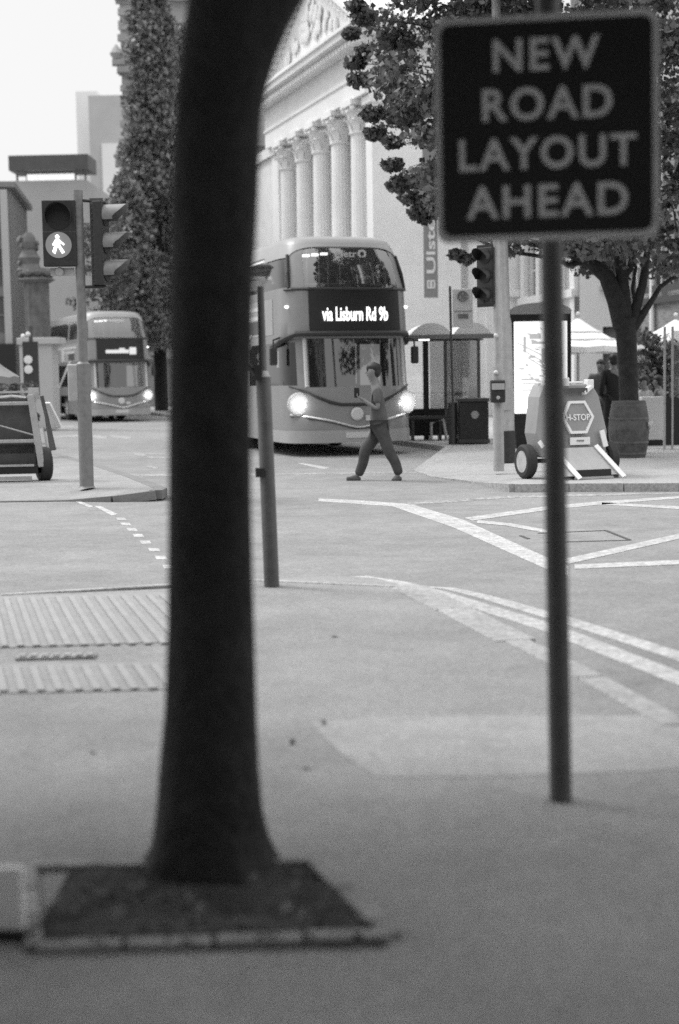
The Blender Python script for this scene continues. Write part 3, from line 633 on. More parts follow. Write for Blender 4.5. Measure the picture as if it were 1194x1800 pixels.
        MB().lathe([(.225, -.05), (.23, .02), (.205, .045), (.2, .02)], 28, M=Mh, cap=False).build('bezel', 'bus_pale', hl)
    # lower skirt shadow parts: wheels
    for x, T in ((-1.05, 1), (1.05, 1), (-1.05, 2), (1.05, 2)):
        y = .95+(127-90)*.1 if T == 1 else .95+(167.5-90)*.1
        Mw = Tr(x, y, .49, 0, 0, PI/2); wh = MB().lathe([(.28, -.14), (.46, -.14), (.49, -.1), (.49, .1), (.46, .14), (.28, .14)], 26, M=Mw, cap=False).build('wheel', 'rubber', t, smooth=True)
        MB().lathe([(.28, -.13), (.2, -.11), (.1, -.15), (.1, .15), (.2, .11), (.28, .13)], 20, M=Mw).build('rim', 'hub', wh)
    MB().box((0, 6, .45), (2.2, 9.6, .4)).build('chassis', 'black', t)
    # livery: paler sweep along the side
    patch('livery_band', -TE+.3, -93, 2.35, 3.05, 'bus_white', .006, n=16); patch('livery_band', 93, TE-.3, 2.35, 3.05, 'bus_white', .006, n=16)
    patch('livery_stripe', -150, -100, 2.86, 2.94, 'bus_pale', .012); patch('livery_stripe', -128, -104, 2.68, 2.76, 'bus_pale', .012)
    pn = patch('livery_panel', -116, -104, 2.4, 2.66, 'dark_grey', .012); patch('livery_stripe', -130, -124, 2.36, 2.9, 'bus_pale', .016)
    patch('livery_stripe', 0, 0, 0, 0, 'bus_pale', .012, zf=lambda u: (.6+2.2*u, .75+2.2*u), n=10) if 0 else None
    b = MB(); vs = []
    for j in range(9): u = j/8; vs += [S(-148+u*34, .9+1.5*u, .013), S(-144+u*34, .9+1.5*u, .013)]
    b.add(vs, [(2*j, 2*j+1, 2*j+3, 2*j+2) for j in range(8)]); b.build('livery_stripe', 'bus_pale', t)
    # interior
    MB().box((0, 5.7, 2.27), (2.44, 9.4, .08)).build('upper_deck_floor', 'interior', t)
    MB().box((0, 5.7, .62), (2.4, 9.6, .1)).build('lower_deck_floor', 'interior', t)
    b = MB()
    for zf_, y0, y1 in ((2.31, 1.7, 9.5), (.67, 3.9, 9.5)):
        y = y0
        while y < y1:
            for x in (-.95, -.5, .5, .95): b.box((x, y, zf_+.4), (.4, .42, .1)); b.box((x, y+.24, zf_+.74), (.4, .09, .66))
            y += .8
    b.build('seats', 'seat_cloth', t, bevel=.03)
    b = MB()
    for y in (1.3, 2.1, 3.7, 5.3, 6.9): b.tube([(-.3, y, 2.31), (-.3, y, 4.1)], .02, 6).tube([(.3, y+.5, 2.31), (.3, y+.5, 4.1)], .02, 6)
    b.tube([(-1.0, 1.0, 3.3), (0, .62, 3.3), (1.0, 1.0, 3.3)], .02, 6); b.tube([(-.2, 2.4, .67), (-.2, 2.4, 2.2)], .02, 6); b.tube([(.2, 1.9, .67), (.2, 1.9, 2.2)], .02, 6)
    b.build('handrails', 'rail', t)
    MB().box((0, 5.5, 4.14), (2.0, 8.6, .04)).build('ceiling', 'panel_white', t)
    b = MB(); b.box((-1.02, 3.1, 3.93), (.1, 3.0, .07)); [b.box((-.86+k*.16, .93-.07*k, 3.84+.012*k), (.12, .1, .045)) for k in range(4)]; b.build('ceiling_lights', 'led', t)
    b = MB(); b.box((-.55, 1.15, 1.15), (.9, .5, .5)).box((-.55, 1.5, 1.6), (.5, .14, .7)).box((-.1, 1.9, 1.4), (.05, .9, 1.5)); b.lathe([(.22, 0), (.24, .02), (.22, .04)], 18, M=Tr(-.55, 1.0, 1.5, 0, R(60))); b.build('driver_cab', 'dark_grey', t)
    MB().box((.80, 1.5, 1.75), (.42, .05, .82)).build('reflection_panel', 'screen_mid', t, bevel=.01)  # glowing panel imitates the ad screen's reflection in the windscreen
    # mirrors
    for s in (-1, 1):
        p = S(s*80, 2.28, .02); mr = MB().tube([p, p+Vector((s*.16, -.12, -.05)), p+Vector((s*.17, -.14, -.2))], .02, 6).build('mirror_arm', 'black_plastic', t)
        q = p+Vector((s*.17, -.14, -.36)); MB().box(q, (.15, .1, .34)).build('mirror', 'black_plastic', mr, bevel=.03)
    return t
BR = R(18)
make_bus('near double decker bus with lit route display, behind the man crossing', (.37, 27.2, 0), BR, True)
make_bus('farther double decker bus seen between the traffic signal and the dark trunk', (ray(214, 700)[0]*54.5, 54.5, 0), R(22), False)

# ================================================================ STREET FURNITURE
# ---- the big sign in front
s0 = G(986, 1406, PZ); SD = s0.y
top = P(966, 200, SD); lean = (top.x-s0.x)/(top.z-PZ)
sg = thing('road_sign', 'square dark road sign reading NEW ROAD LAYOUT AHEAD on a grey pole at right', 'road sign', (s0.x, s0.y, PZ))
b = MB().tube([(0, 0, 0), (lean*3.4, 0, 3.4)], .037, 20); b.build('pole', 'pole_dark', sg, smooth=True)
c = P(961, 224, SD-.06); cz = c.z-PZ; cx = c.x-s0.x
PW = .692; Mp = Tr(cx, -.055, cz, R(-7), 0, R(-.3))
def rrect(w_, h_, r, n=6):
    out = []
    for (x, z, a0) in ((w_/2-r, h_/2-r, 0), (-w_/2+r, h_/2-r, 90), (-w_/2+r, -h_/2+r, 180), (w_/2-r, -h_/2+r, 270)):
        for k in range(n+1): a = R(a0+90*k/n); out.append((x+r*math.cos(a), z+r*math.sin(a)))
    return out
MB().prism(rrect(PW, PW, .04), .006, Mp).build('plate', 'sign_edge', sg)
M2 = Mp @ Tr(0, -.004, 0); MB().prism(rrect(PW-.042, PW-.042, .03), .003, M2).build('sign_face', 'sign_face', sg)
kx = (SD-.115)/2500
for body, x0, x1, y0, y1 in (('NEW', 867, 1056, 68, 130), ('ROAD', 847, 1078, 151, 214), ('LAYOUT', 804, 1120, 236, 298), ('AHEAD', 816, 1105, 318, 381)):
    M = Mp @ Tr(((x0+x1)/2-961)*kx, -.006, (224-(y0+y1)/2)*kx); text_mb(body, (x1-x0)*kx*.97, (y1-y0)*kx*.9, .002, .02, None, M, 1.14).build('lettering', 'sign_white', sg)
b = MB()
for dz in (-.2, .2): b.box((cx+lean*dz*0, -.012, cz+dz), (.5, .03, .05)); b.box((cx, .0, cz+dz), (.1, .1, .04))
b.build('clamp', 'pole_dark', sg)
# ---- middle leaning pole with a nearside display on its left
m0 = G(478, 1031, PZ); mt = P(463, 665, m0.y)
ml = (mt.x-m0.x)/(mt.z-PZ)
t = thing('signal_post', 'grey leaning post just right of the dark trunk with a black signal box on it', 'signal post', (m0.x, m0.y, PZ))
b = MB().tube([(0, 0, 0), (ml*1.42, 0, 1.42), (ml*1.46, 0, 1.46), (ml*1.7, 0, 2.02)], [.052, .05, .026, .022], 18).build('pole', 'pole_dark', t, smooth=True)
MB().tube([(ml*1.42, 0, 1.42), (ml*1.46, 0, 1.46)], [.05, .03], 18).build('cap', 'steel', t)
b = MB().box((-.19, 0, 1.77), (.15, .2, .62)).tube([(ml*1.4, 0, 1.38), (-.12, 0, 1.5)], .02, 8).build('signal_box', 'black_plastic', t, bevel=.015)
b = MB().box((-.055, -.04, 1.45), (.05, .1, .1)).build('bracket', 'black_plastic', t)
b = MB().lathe([(.03, 0), (.03, .02), (0, .03)], 14, M=Tr(-.12, -.11, 1.62, 0, PI/2)).build('push_button', 'steel', t)
b = MB().box((-.06, -.02, .78), (.06, .08, .06)).build('clip', 'black_plastic', t)
# ---- signal head builder (faces local -y)
def signal_head(parent, aspects, M, w_=.3, ah=.3, visor=.2, board=None, rib=False):
    Hh = ah*aspects
    h = MB().box((0, .06, 0), (w_, .12, Hh), M=M)
    if rib:
        for k in range(int(Hh/.07)): h.box((0, .135, -Hh/2+.05+k*.07), (w_*.8, .03, .03), M=M)
        h.box((0, .15, 0), (w_*.5, .06, Hh*.96), M=M)
    ho = h.build('housing', 'black_plastic', parent, bevel=.012)
    if board: MB().box((0, .01, 0), (board[0], .012, board[1]), M=M).build('backing_board', 'black', parent)
    for k in range(aspects):
        z = Hh/2-ah*(k+.5); b = MB(); n = 16; vs = []
        for i in range(n+1):
            a = R(-25+230*i/n); r = ah*.40
            L_ = visor*(.45+.55*max(0, math.sin(a))**.6)
            for rr, y in ((r, 0), (r, -L_), (r-.006, -L_), (r-.006, 0)): vs.append((rr*math.cos(a), y, z+rr*math.sin(a)))
        b.add(vs, [(4*i+j, 4*i+(j+1) % 4, 4*i+4+(j+1) % 4, 4*i+4+j) for i in range(n) for j in range(4)]+[(0, 1, 2, 3), (4*n, 4*n+3, 4*n+2, 4*n+1)], M)
        v = b.build('visor', 'pole_grey' if rib else 'black_plastic', parent, smooth=True)
        MB().lathe([(ah*.38, .01), (ah*.36, -.004), (ah*.2, -.016), (0, -.02)], 20, M=M @ Tr(0, 0, z, 0, PI/2)).build('lens', 'black', v, smooth=True)
    return ho
# ---- left traffic signal
l0 = G(153, 857, .115); LD = l0.y; lt = P(137, 335, LD); ll = (lt.x-l0.x)/(lt.z-l0.z)
t = thing('traffic_signal', 'tall grey traffic signal pole on the left island with a lit walking figure', 'traffic signal', tuple(l0))
hp = lt.z-l0.z; hm = P(140, 640, LD).z-l0.z
b = MB().tube([(ll*hm*1.0, 0, hm), (ll*hp, 0, hp)], .062, 20).build('pole', 'pole_grey', t, smooth=True)
b = MB().tube([(0, 0, 0), (0, 0, .02), (ll*hm, 0, hm), (ll*(hm+.02), 0, hm+.03)], [.11, .092, .092, .062], 20).build('pole_base', 'pole_grey', t, smooth=True)
def at(px, py, dd=0): q = P(px, py, LD+dd); return Vector((q.x-l0.x, q.y-l0.y, q.z-l0.z))
c = at(104, 409, -.1); MBx = Tr(c.x, c.y, c.z, R(4))
ho = signal_head(t, 1, MBx @ Tr(0, 0, .20), .42, .42, .2)
MB().box((0, .06, -.2), (.42, .13, .44), M=MBx).build('housing', 'black_plastic', t, bevel=.012)
ln = MB().lathe([(.165, .0), (.16, -.01), (0, -.014)], 28, M=MBx @ Tr(-.01, -.012, -.155, 0, PI/2)).build('lens', 'lens_lit', t)
def blob(b, pts, r0, M):
    for (x, z, r) in pts: b.lathe([(r, 0), (r, .008), (0, .01)], 12, M=M @ Tr(x, r0, z, 0, PI/2))
b = MB(); Mg = MBx @ Tr(-.01, -.04, -.155)
blob(b, [(-.01, .10, .024)], 0, Mg)
for q in ([(-.035, .07), (.015, .07), (.02, -.01), (-.045, -.01)], [(-.035, .065), (-.075, .0), (-.06, -.01), (-.03, .04)], [(.01, .065), (.075, .01), (.065, -.005), (.01, .035)], [(-.045, -.01), (-.01, -.01), (-.045, -.115), (-.075, -.085)], [(-.01, -.01), (.02, -.01), (.075, -.09), (.045, -.11)]):
    b.prism(q, .008, Mg)
b.build('walking_figure', 'green_man', t)
hw_ = MB().prism([(-.2, -.40), (.2, -.40), (.2, -.42), (-.2, -.42)], .1, MBx).build('lower_plate', 'black_plastic', t); [MB().box((.17, .1, z), (.2, .05, .05), M=MBx).build('bracket', 'black_plastic', t) for z in (-.1, .3)]
c = at(184, 428, .0); Ms = Tr(c.x+.02, c.y, c.z, R(80))
signal_head(t, 3, Ms, .3, .35, .30, None, True)
c = at(172, 428, .02); b = MB().box(c, (.17, .05, 1.14)); [b.box((c.x+.0, c.y-.04, c.z-.5+k*.1), (.13, .05, .045)) for k in range(11)]; b.build('backing_board', 'pole_dark', t)
MB().tube([at(142, 352), at(186, 356)], .02, 8).build('arm', 'black', t); MB().tube([at(142, 505), at(186, 502)], .02, 8).build('arm', 'black', t)
c = at(130, 673); MB().box(c, (.14, .12, .48)).build('push_button_box', 'steel', t, bevel=.02)
c = at(110, 478, 0); MB().box((c.x, c.y, c.z), (.3, .04, .1)).lathe([(.06, 0), (.05, .03)], 14, M=Tr(c.x-.03, c.y-.03, c.z, 0, PI/2)).build('camera_unit', 'steel', t)
# ---- right signal pole with push button and dark head
r0 = G(877, 828, RZ); RD = r0.y
def ar(px, py, dd=0): q = P(px, py, RD+dd); return Vector((q.x-r0.x, q.y-r0.y, q.z-r0.z))
t = thing('traffic_signal', 'slim pale signal pole with push button box and dark head on the far corner', 'traffic signal', tuple(r0))
a = ar(873, 420); b = MB().tube([(0, 0, 0), (a.x*.45, 0, a.z*.45)], .078, 16).tube([(a.x*.45, 0, a.z*.45), (a.x, 0, a.z)], .052, 16).build('pole', 'steel', t, smooth=True)
c = ar(875, 688, -.1); bx = MB().box(c, (.21, .14, .32)).build('push_button_box', 'black_plastic', t, bevel=.02)
MB().box((c.x, c.y-.08, c.z+.07), (.18, .02, .09)).build('display', 'steel', bx); MB().lathe([(.03, 0), (.02, .02)], 12, M=Tr(c.x, c.y-.07, c.z-.09, 0, PI/2)).build('button', 'hub', bx)
c = ar(850, 485, .0); signal_head(t, 3, Tr(c.x+.02, c.y, c.z, R(-40)), .25, .27, .24, (.28, .88))
[MB().tube([ar(872, y), ar(850, y)], .02, 8).build('arm', 'black', t) for y in (440, 530)]
for y in (590, 655): c = ar(872, y, -.08); MB().ico(c, .035, 2).build('lamp_dot', 'bus_pale', t)
# ---- lamp column
q0 = G(893, 812, RZ); qt = P(872, 5, q0.y)
t = thing('lamp_column', 'pale lamp column with a black painted foot beside the lit advertising panel', 'lamp post', tuple(q0))
lx = (qt.x-q0.x)/(qt.z-q0.z)
MB().tube([(0, 0, 0), (lx*.5, 0, .5)], .125, 18).build('foot', 'black_plastic', t, smooth=True)
MB().tube([(lx*.5, 0, .5), (lx*2.2, 0, 2.2), (lx*2.3, 0, 2.3), (lx*9.5, 0, 9.5), (lx*9.7-.3, -.2, 9.9), (lx*9.7-1.3, -.8, 10.0)], [.12, .118, .095, .06, .05, .04], 18).build('column', 'steel', t, smooth=True)
MB().box((lx*9.7-1.6, -.95, 9.98), (.6, .25, .1), R(30)).build('lantern', 'pole_grey', t, bevel=.03)
MB().box((lx*1.4, -.12, 1.0), (.14, .03, .34)).build('hatch', 'steel', t)
# ---- advertising panel
q0 = G(951, 788, RZ); AD = q0.y; W_ = 108/2500*AD; Hh = P(951, 533, AD).z-RZ
t = thing('advertising_panel', 'tall black framed advertising panel with a bright lit screen behind the sign pole', 'advertising panel', tuple(q0), R(2))
n = 12; poly = [(-W_/2+.12, 0), (W_/2-.12, 0), (W_/2-.1, .55), (W_/2, .62)]+[(W_/2*math.cos(PI*k/n), Hh-.16+.16*math.sin(PI*k/n)) for k in range(n+1)]+[(-W_/2, .62), (-W_/2+.1, .55)]
MB().prism(poly, .2).build('frame', 'black', t)
MB().prism([(x*1.02, z+.012) for x, z in [(W_/2*math.cos(PI*k/n), Hh-.16+.16*math.sin(PI*k/n)) for k in range(n+1)]]+[(-W_/2+.02, Hh-.2), (W_/2-.02, Hh-.2)], .22, Tr(0, -.01, 0)).build('top_trim', 'steel', t)
SW = W_-.16; scn = MB().prism(rrect(SW, 1.72, .02), .02, Tr(0, -.016, 1.52)).build('screen', 'screen', t)
b = MB()
def bits(b, x, z, ww, hh): b.box((x, -.022, z), (ww, .006, hh))
for (x, z, ww, hh) in ((-.3, 1.95, .05, .3), (-.1, 2.1, .22, .1), (.0, 1.98, .35, .05), (.12, 1.75, .2, .25), (-.16, 1.72, .12, .05), (-.36, 1.5, .1, .03), (-.2, 1.3, .34, .03), (-.2, 1.22, .28, .02), (-.15, 1.1, .4, .02), (.2, 1.4, .3, .04)): bits(b, x, z, ww, hh)
for k in range(3): b.add([(-.45+.1*k, -.024, 2.0-.14*k), (.3, -.024, 1.62-.12*k), (.3, -.024, 1.59-.12*k), (-.45+.1*k, -.024, 1.98-.14*k)], [(0, 1, 2, 3)])
for k in range(46):
    x = random.uniform(-.3, .42); z = random.uniform(1.15, 2.25); a = random.uniform(.02, .09); h_ = random.uniform(.01, .04); b.add([(x-a, -.023-k*.0001, z+h_), (x+a*.6, -.023-k*.0001, z+h_*.4), (x+a, -.023-k*.0001, z-h_), (x-a*.5, -.023-k*.0001, z-h_*.5)], [(0, 1, 2, 3)])
b.build('artwork', 'screen_mid', scn)
b = MB(); text_mb('. . . ', .3, .02, .001, 0, b, Tr(0, -.02, .5)) if 0 else b.box((-.15, -.018, .8), (.5, .006, .11)); b.build('caption_strip', 'led', scn)
# ---- bus shelter
q0 = G(793, 777, RZ); SDp = q0.y
t = thing('bus_shelter', 'glass bus shelter with two pale vaulted roof panels and black posts', 'bus shelter', tuple(q0), R(3))
k_ = SDp/2500
xs_ = [(722-793)*k_, (797-793)*k_, (866-793)*k_]; zr = P(793, 592, SDp).z-RZ
def vault(x0, x1, z, h, d0, d1, n=10):
    b = MB(); vs = []
    for y in (d0, d1):
        for i in range(n+1): u = i/n; vs.append((x0+(x1-x0)*u, y, z+h*(1-abs(2*u-1)**2.4)))
    b.add(vs, [(i, i+1, n+2+i, n+1+i) for i in range(n)]+[tuple(range(n+1)), tuple(range(2*n+1, n, -1)), (0, n+1, 2*n+1, n)]); return b
for i in range(2): vault(xs_[i]+.01, xs_[i+1]-.01, zr+.05, .24, -.1, 1.5).build('roof_panel', 'panel_white', t, smooth=True)
MB().box(((xs_[0]+xs_[2])/2, -.1, zr), (xs_[2]-xs_[0]+.1, .08, .09)).box(((xs_[0]+xs_[2])/2, 1.5, zr), (xs_[2]-xs_[0]+.1, .08, .09)).build('roof_beam', 'pole_grey', t)
for x, wd in ((xs_[0]+.5, .12), (xs_[1]+.03, .06), (xs_[2]-.06, .06)):
    MB().box((x, 1.42, zr/2), (wd, .08, zr)).build('post', 'black' if wd > .1 else 'pole_dark', t)
MB().box((xs_[0]+.95, 1.42, 1.45), (.72, .015, 1.6)).build('glass_panel', 'glass_clear', t); MB().box((xs_[1]+.4, 1.42, 1.45), (.8, .015, 1.6)).build('glass_panel', 'glass_clear', t)
MB().box((xs_[1]-.05, 1.42, .66), (1.9, .07, .05)).box((xs_[1]-.05, 1.42, .36), (1.9, .04, .55)).build('lower_panel', 'black', t)
MB().box((xs_[1]-.45, 1.1, .5), (.9, .3, .06)).box((xs_[1]-.75, 1.1, .25), (.06, .25, .5)).box((xs_[1]-.15, 1.1, .25), (.06, .25, .5)).build('bench', 'dark_grey', t)
MB().box((xs_[0]+.32, .1, zr-.05), (.22, .1, .03)).build('roof_light', 'led', t)
b = MB().tube([(xs_[1]-.36, .9, .0), (xs_[1]-.36, .9, .38), (xs_[1]-.1, .9, .45), (xs_[1]-.02, .9, .0)], .035, 8).build('cycle_hoop', 'steel', t, smooth=True)
# ---- bus stop flag
q0 = G(798, 782, RZ); FD = q0.y
t = thing('bus_stop_sign', 'bus stop flag with a round symbol on a thin dark pole beside the shelter', 'bus stop', tuple(q0))
def af(px, py): q = P(px, py, FD); return Vector((q.x-q0.x, 0, q.z-q0.z))
tp = af(791, 503); MB().tube([(0, 0, 0), tp], .025, 10).build('pole', 'dark_grey', t, smooth=True)
c1, c2 = af(794, 508), af(830, 575)
fl = MB().box(((c1.x+c2.x)/2+.02, 0, (c1.z+c2.z)/2), (c2.x-c1.x, .03, c1.z-c2.z)).build('flag', 'stone_white2', t, bevel=.01)
cc = af(813, 521); MB().lathe([(.11, -.02), (.11, .02), (.085, .02), (.085, -.02)], 20, M=Tr(cc.x, -.03, cc.z, 0, PI/2), cap=False).bar((cc.x-.06, -.03, cc.z+.05), (cc.x+.06, -.03, cc.z-.05), .04, .02).bar((cc.x-.03, -.03, cc.z-.05), (cc.x+.05, -.03, cc.z+.05), .03, .02).build('symbol', 'pole_grey', fl)
cc = af(814, 556); b = MB().box((cc.x, -.025, cc.z), (.2, .01, .09)).box((cc.x, -.018, cc.z+.1), (.36, .01, .015)).build('notice', 'pole_grey', fl)
MB().box((tp.x/2, -.05, 1.3), (.03, .05, .5)).build('timetable', 'dark_grey', t)
# ---- litter bin and utility box
q0 = G(834, 781, RZ); k_ = q0.y/2500
t = thing('litter_bin', 'square black litter bin with slanted hood in front of the shelter', 'bin', tuple(q0))
MB().box((0, .3, .44), (.6, .55, .86)).build('body', 'black_plastic', t, bevel=.03); b = MB().box((0, .3, .9), (.64, .6, .07)).box((0, .3, .06), (.64, .6, .08)).build('rim', 'dark_grey', t, bevel=.01)
MB().lathe([(.08, 0), (.08, .01), (0, .012)], 16, M=Tr(.02, .02, .6, 0, PI/2)).build('emblem', 'steel', t); b = MB().tube([(-.42, .2, 0), (-.42, .2, .85)], .09, 14).build('side_tube', 'dark_grey', t, smooth=True)
b = MB(); b.box((0, .35, 1.05), (.18, .16, .26)).build('paper_bag', 'cloth_lt', t)
# ---- hostile vehicle barriers on wheels
def barrier_front(t):
    # local x width, -y front; body leaning panel with a fold out foot ramp
    W2 = .46
    side = [(-.02, .30), (-.30, .30), (-.30, .33), (-.05, .36), (.02, 1.02), (.08, 1.12), (.34, 1.12), (.40, .9), (.42, .25)]
    def wedge(x0, x1, poly, m, name, bevel=.012):
        b = MB(); n = len(poly); b.add([(x0, p[0], p[1]) for p in poly]+[(x1, p[0], p[1]) for p in poly], [tuple(range(n)), tuple(range(2*n-1, n-1, -1))]+[(i, i+n, (i+1) % n+n, (i+1) % n) for i in range(n)]); return b.build(name, m, t, bevel=bevel)
    b = MB(); vs = [(-.54, -.02, .28), (.54, -.02, .28), (.60, .04, .6), (.50, .10, 1.08), (.40, .13, 1.24), (-.40, .13, 1.24), (-.50, .10, 1.08), (-.60, .04, .6)]
    n = len(vs); b.add(vs+[(x*.98, y+.35, z) for x, y, z in vs], [tuple(range(n)), tuple(range(2*n-1, n-1, -1))]+[(i, i+n, (i+1) % n+n, (i+1) % n) for i in range(n)])
    b.build('body', 'barrier_grey', t, bevel=.02)
    b = MB().add([(-.36, -.05, .40), (.34, -.05, .40), (.50, -.42, .05), (-.42, -.42, .05), (-.36, 0, .30), (.34, 0, .30), (.50, -.40, .0), (-.42, -.40, .0)], [(0, 1, 2, 3), (4, 7, 6, 5), (0, 4, 5, 1), (1, 5, 6, 2), (3, 7, 4, 0)]); b.build('foot_ramp', 'barrier_pale', t)
    MB().box((.08, -.405, .075), (.56, .05, .10)).build('foot_slot', 'black', t)
    MB().box((.07, -.43, .02), (.62, .05, .03)).build('foot_bar', 'barrier_pale', t)
    for x0, x1 in ((-.40, -.20), (.34, .60)): MB().bar((x0-.02*0, -.06, .42), (x0+(.19 if x0 > 0 else .20), -.50, .02), .07, .02, up=(0, -1, .3)).build('reflective_strip', 'tape', t)
    MB().bar((.46, -.03, .62), (.51, -.06, .40), .08, .02, up=(0, -1, 0)).build('reflective_strip', 'tape', t)
    MB().bar((-.58, -.02, .50), (-.53, -.05, .42), .06, .02, up=(0, -1, 0)).build('reflective_strip', 'tape', t)
    Mx = Tr(.08, .012, .80, 0, R(-7)); hx = [(.27*math.cos(R(60*k)), .23*math.sin(R(60*k))/.866*.95) for k in range(6)]
    b = MB(); inn = [(x*.84, z*.84) for x, z in hx]
    b.add([(x, -.02, z) for x, z in hx]+[(x, -.02, z) for x, z in inn]+[(x, .03, z) for x, z in hx]+[(x, .03, z) for x, z in inn], [(i, (i+1) % 6, 6+(i+1) % 6, 6+i) for i in range(6)]+[(i, 12+i, 12+(i+1) % 6, (i+1) % 6) for i in range(6)]+[(6+i, 6+(i+1) % 6, 18+(i+1) % 6, 18+i) for i in range(6)], Mx)
    b.build('hexagon_border', 'tape', t)
    MB().prism(inn, .03, Mx @ Tr(0, -.004, 0)).build('hexagon', 'barrier_grey', t)
    text_mb('H-STOP', .40, .085, .006, .02, None, Mx @ Tr(0, -.012, 0)).build('lettering', 'tape', t)
    MB().box((.10, -.02, .485), (.33, .02, .10)).build('plate', 'tape', t); MB().box((.10, -.032, .49), (.12, .01, .02)).build('plate_mark', 'pole_grey', t)
    b = MB(); b.bar((-.42, .3, 1.26), (.36, .3, 1.26), .03).box((-.05, .16, 1.27), (.12, .1, .12)).box((-.3, .2, 1.26), (.16, .14, .08)).box((.36, .15, 1.24), (.1, .12, .12)); b.build('top_handle', 'tape', t, bevel=.01)
    b = MB().bar((.2, .04, 1.12), (.35, .1, 1.2), .06, .05).build('catch', 'tape', t)
    MB().box((.08, .06, 1.16), (.35, .08, .06)).build('recess', 'dark_grey', t)
    for x in (-.68, .70):
        Mw = Tr(x, .18, .228, 0, 0, PI/2)
        wh = MB().lathe([(.14, -.07), (.15, -.08), (.20, -.08), (.228, -.05), (.228, .05), (.20, .08), (.15, .08), (.14, .07)], 30, M=Mw, cap=False).build('wheel', 'rubber', t, smooth=True)
        MB().lathe([(.15, -.075), (.13, -.04), (.05, -.03), (.05, .03), (.13, .04), (.15, .075)], 20, M=Mw).build('rim', 'hub', wh, smooth=True)
    MB().tube([(-.68, .18, .228), (.7, .18, .228)], .03, 8).build('axle', 'dark_grey', t)
q0 = G(1010, 834, RZ)
t = thing('vehicle_barrier', 'wheeled grey vehicle barrier marked H-STOP facing us on the far kerb', 'vehicle barrier', (P(1008, 834, 18.95).x, 18.95, RZ), R(20), 'wheeled vehicle barriers on the kerbs'); t.scale = (.9, 1, 1)
barrier_front(t)
q0 = G(88, 845, .1)
t = thing('vehicle_barrier', 'wheeled vehicle barrier seen from its dark backside at the left edge', 'vehicle barrier', (q0.x-.1, q0.y, .1), R(4), 'wheeled vehicle barriers on the kerbs')
b = MB().box((-.62, .1, .78), (1.0, .06, .78)).build('panel', 'dark_grey', t); 
b = MB().bar((-.13, 0, 1.22), (.0, -.04, .2), .09, .08).bar((-1.3, 0, 1.1), (-.1, 0, 1.1), .05, .05).bar((-1.3, -.02, .57), (-.06, -.02, .57), .05, .05).bar((-1.3, -.02, 1.02), (-.06, -.04, .64), .022).build('frame', 'steel', t, bevel=.008)
MB().box((-.62, .12, .37), (1.05, .1, .3)).build('lower_panel', 'dark_grey', t); MB().box((-.6, .05, .16), (1.1, .3, .1)).build('undertray', 'black', t)
b = MB().bar((-1.3, -.1, .05), (-.14, -.1, .05), .05).bar((-1.3, -.1, .23), (-.1, -.1, .23), .03).build('foot_rail', 'steel', t)
b = MB().box((-.55, .15, 1.26), (.9, .1, .03)).box((-.1, .1, 1.24), (.14, .1, .16)).tube([(-.6, .1, 1.18), (-.4, .12, 1.2), (-.2, .1, 1.17)], .03, 8).build('top_rail', 'hub', t)
b = MB().add([(.02, .08, 1.15), (.02, .3, 1.15), (.16, .3, .45), (.10, .08, .40)], [(0, 1, 2, 3)]).bar((.0, .2, 1.2), (.14, .3, .42), .04).build('side_plate', 'dark_grey', t)
MB().bar((.06, .35, 1.1), (.2, .5, .75), .1, .03).build('reflective_strip', 'tape', t)
Mw = Tr(.06, .15, .228, 0, 0, PI/2)
wh = MB().lathe([(.14, -.08), (.22, -.08), (.25, -.05), (.25, .05), (.22, .08), (.14, .08)], 26, M=Mw).build('wheel', 'rubber', t, smooth=True); wh.rotation_euler.z = R(22)
MB().lathe([(.15, -.075), (.13, -.04), (.05, -.03), (.05, .03), (.13, .04), (.15, .075)], 20, M=Mw).build('rim', 'hub', wh, smooth=True)
# ---- barrel planter
q0 = G(1113, 806, RZ)
t = thing('wooden_barrel', 'dark wooden barrel standing at the foot of the street tree', 'barrel', tuple(q0))
b = MB(); pr = [(.27, .0), (.31, .2), (.335, .47), (.31, .72), (.27, .93)]; nn = 36; vs = []
for r, z in pr:
    for i in range(nn): a = 2*PI*i/nn; rr = r*(1 if i % 3 else .985); vs.append((rr*math.cos(a), .35+rr*math.sin(a), z))
b.add(vs, [(j*nn+i, j*nn+(i+1) % nn, (j+1)*nn+(i+1) % nn, (j+1)*nn+i) for j in range(4) for i in range(nn)]+[tuple(4*nn+i for i in range(nn))]); b.build('staves', 'barrel', t)
for r, z in ((.285, .07), (.318, .25), (.322, .64), (.285, .85)): MB().lathe([(r, z-.02), (r+.004, z), (r, z+.02)], 36, (0, .35, 0), cap=False).build('hoop', 'hoop', t, smooth=True)
MB().ico((.31, .16, .55), (.05, .05, .07), 1, .3).build('rosette', 'cloth_lt', t)
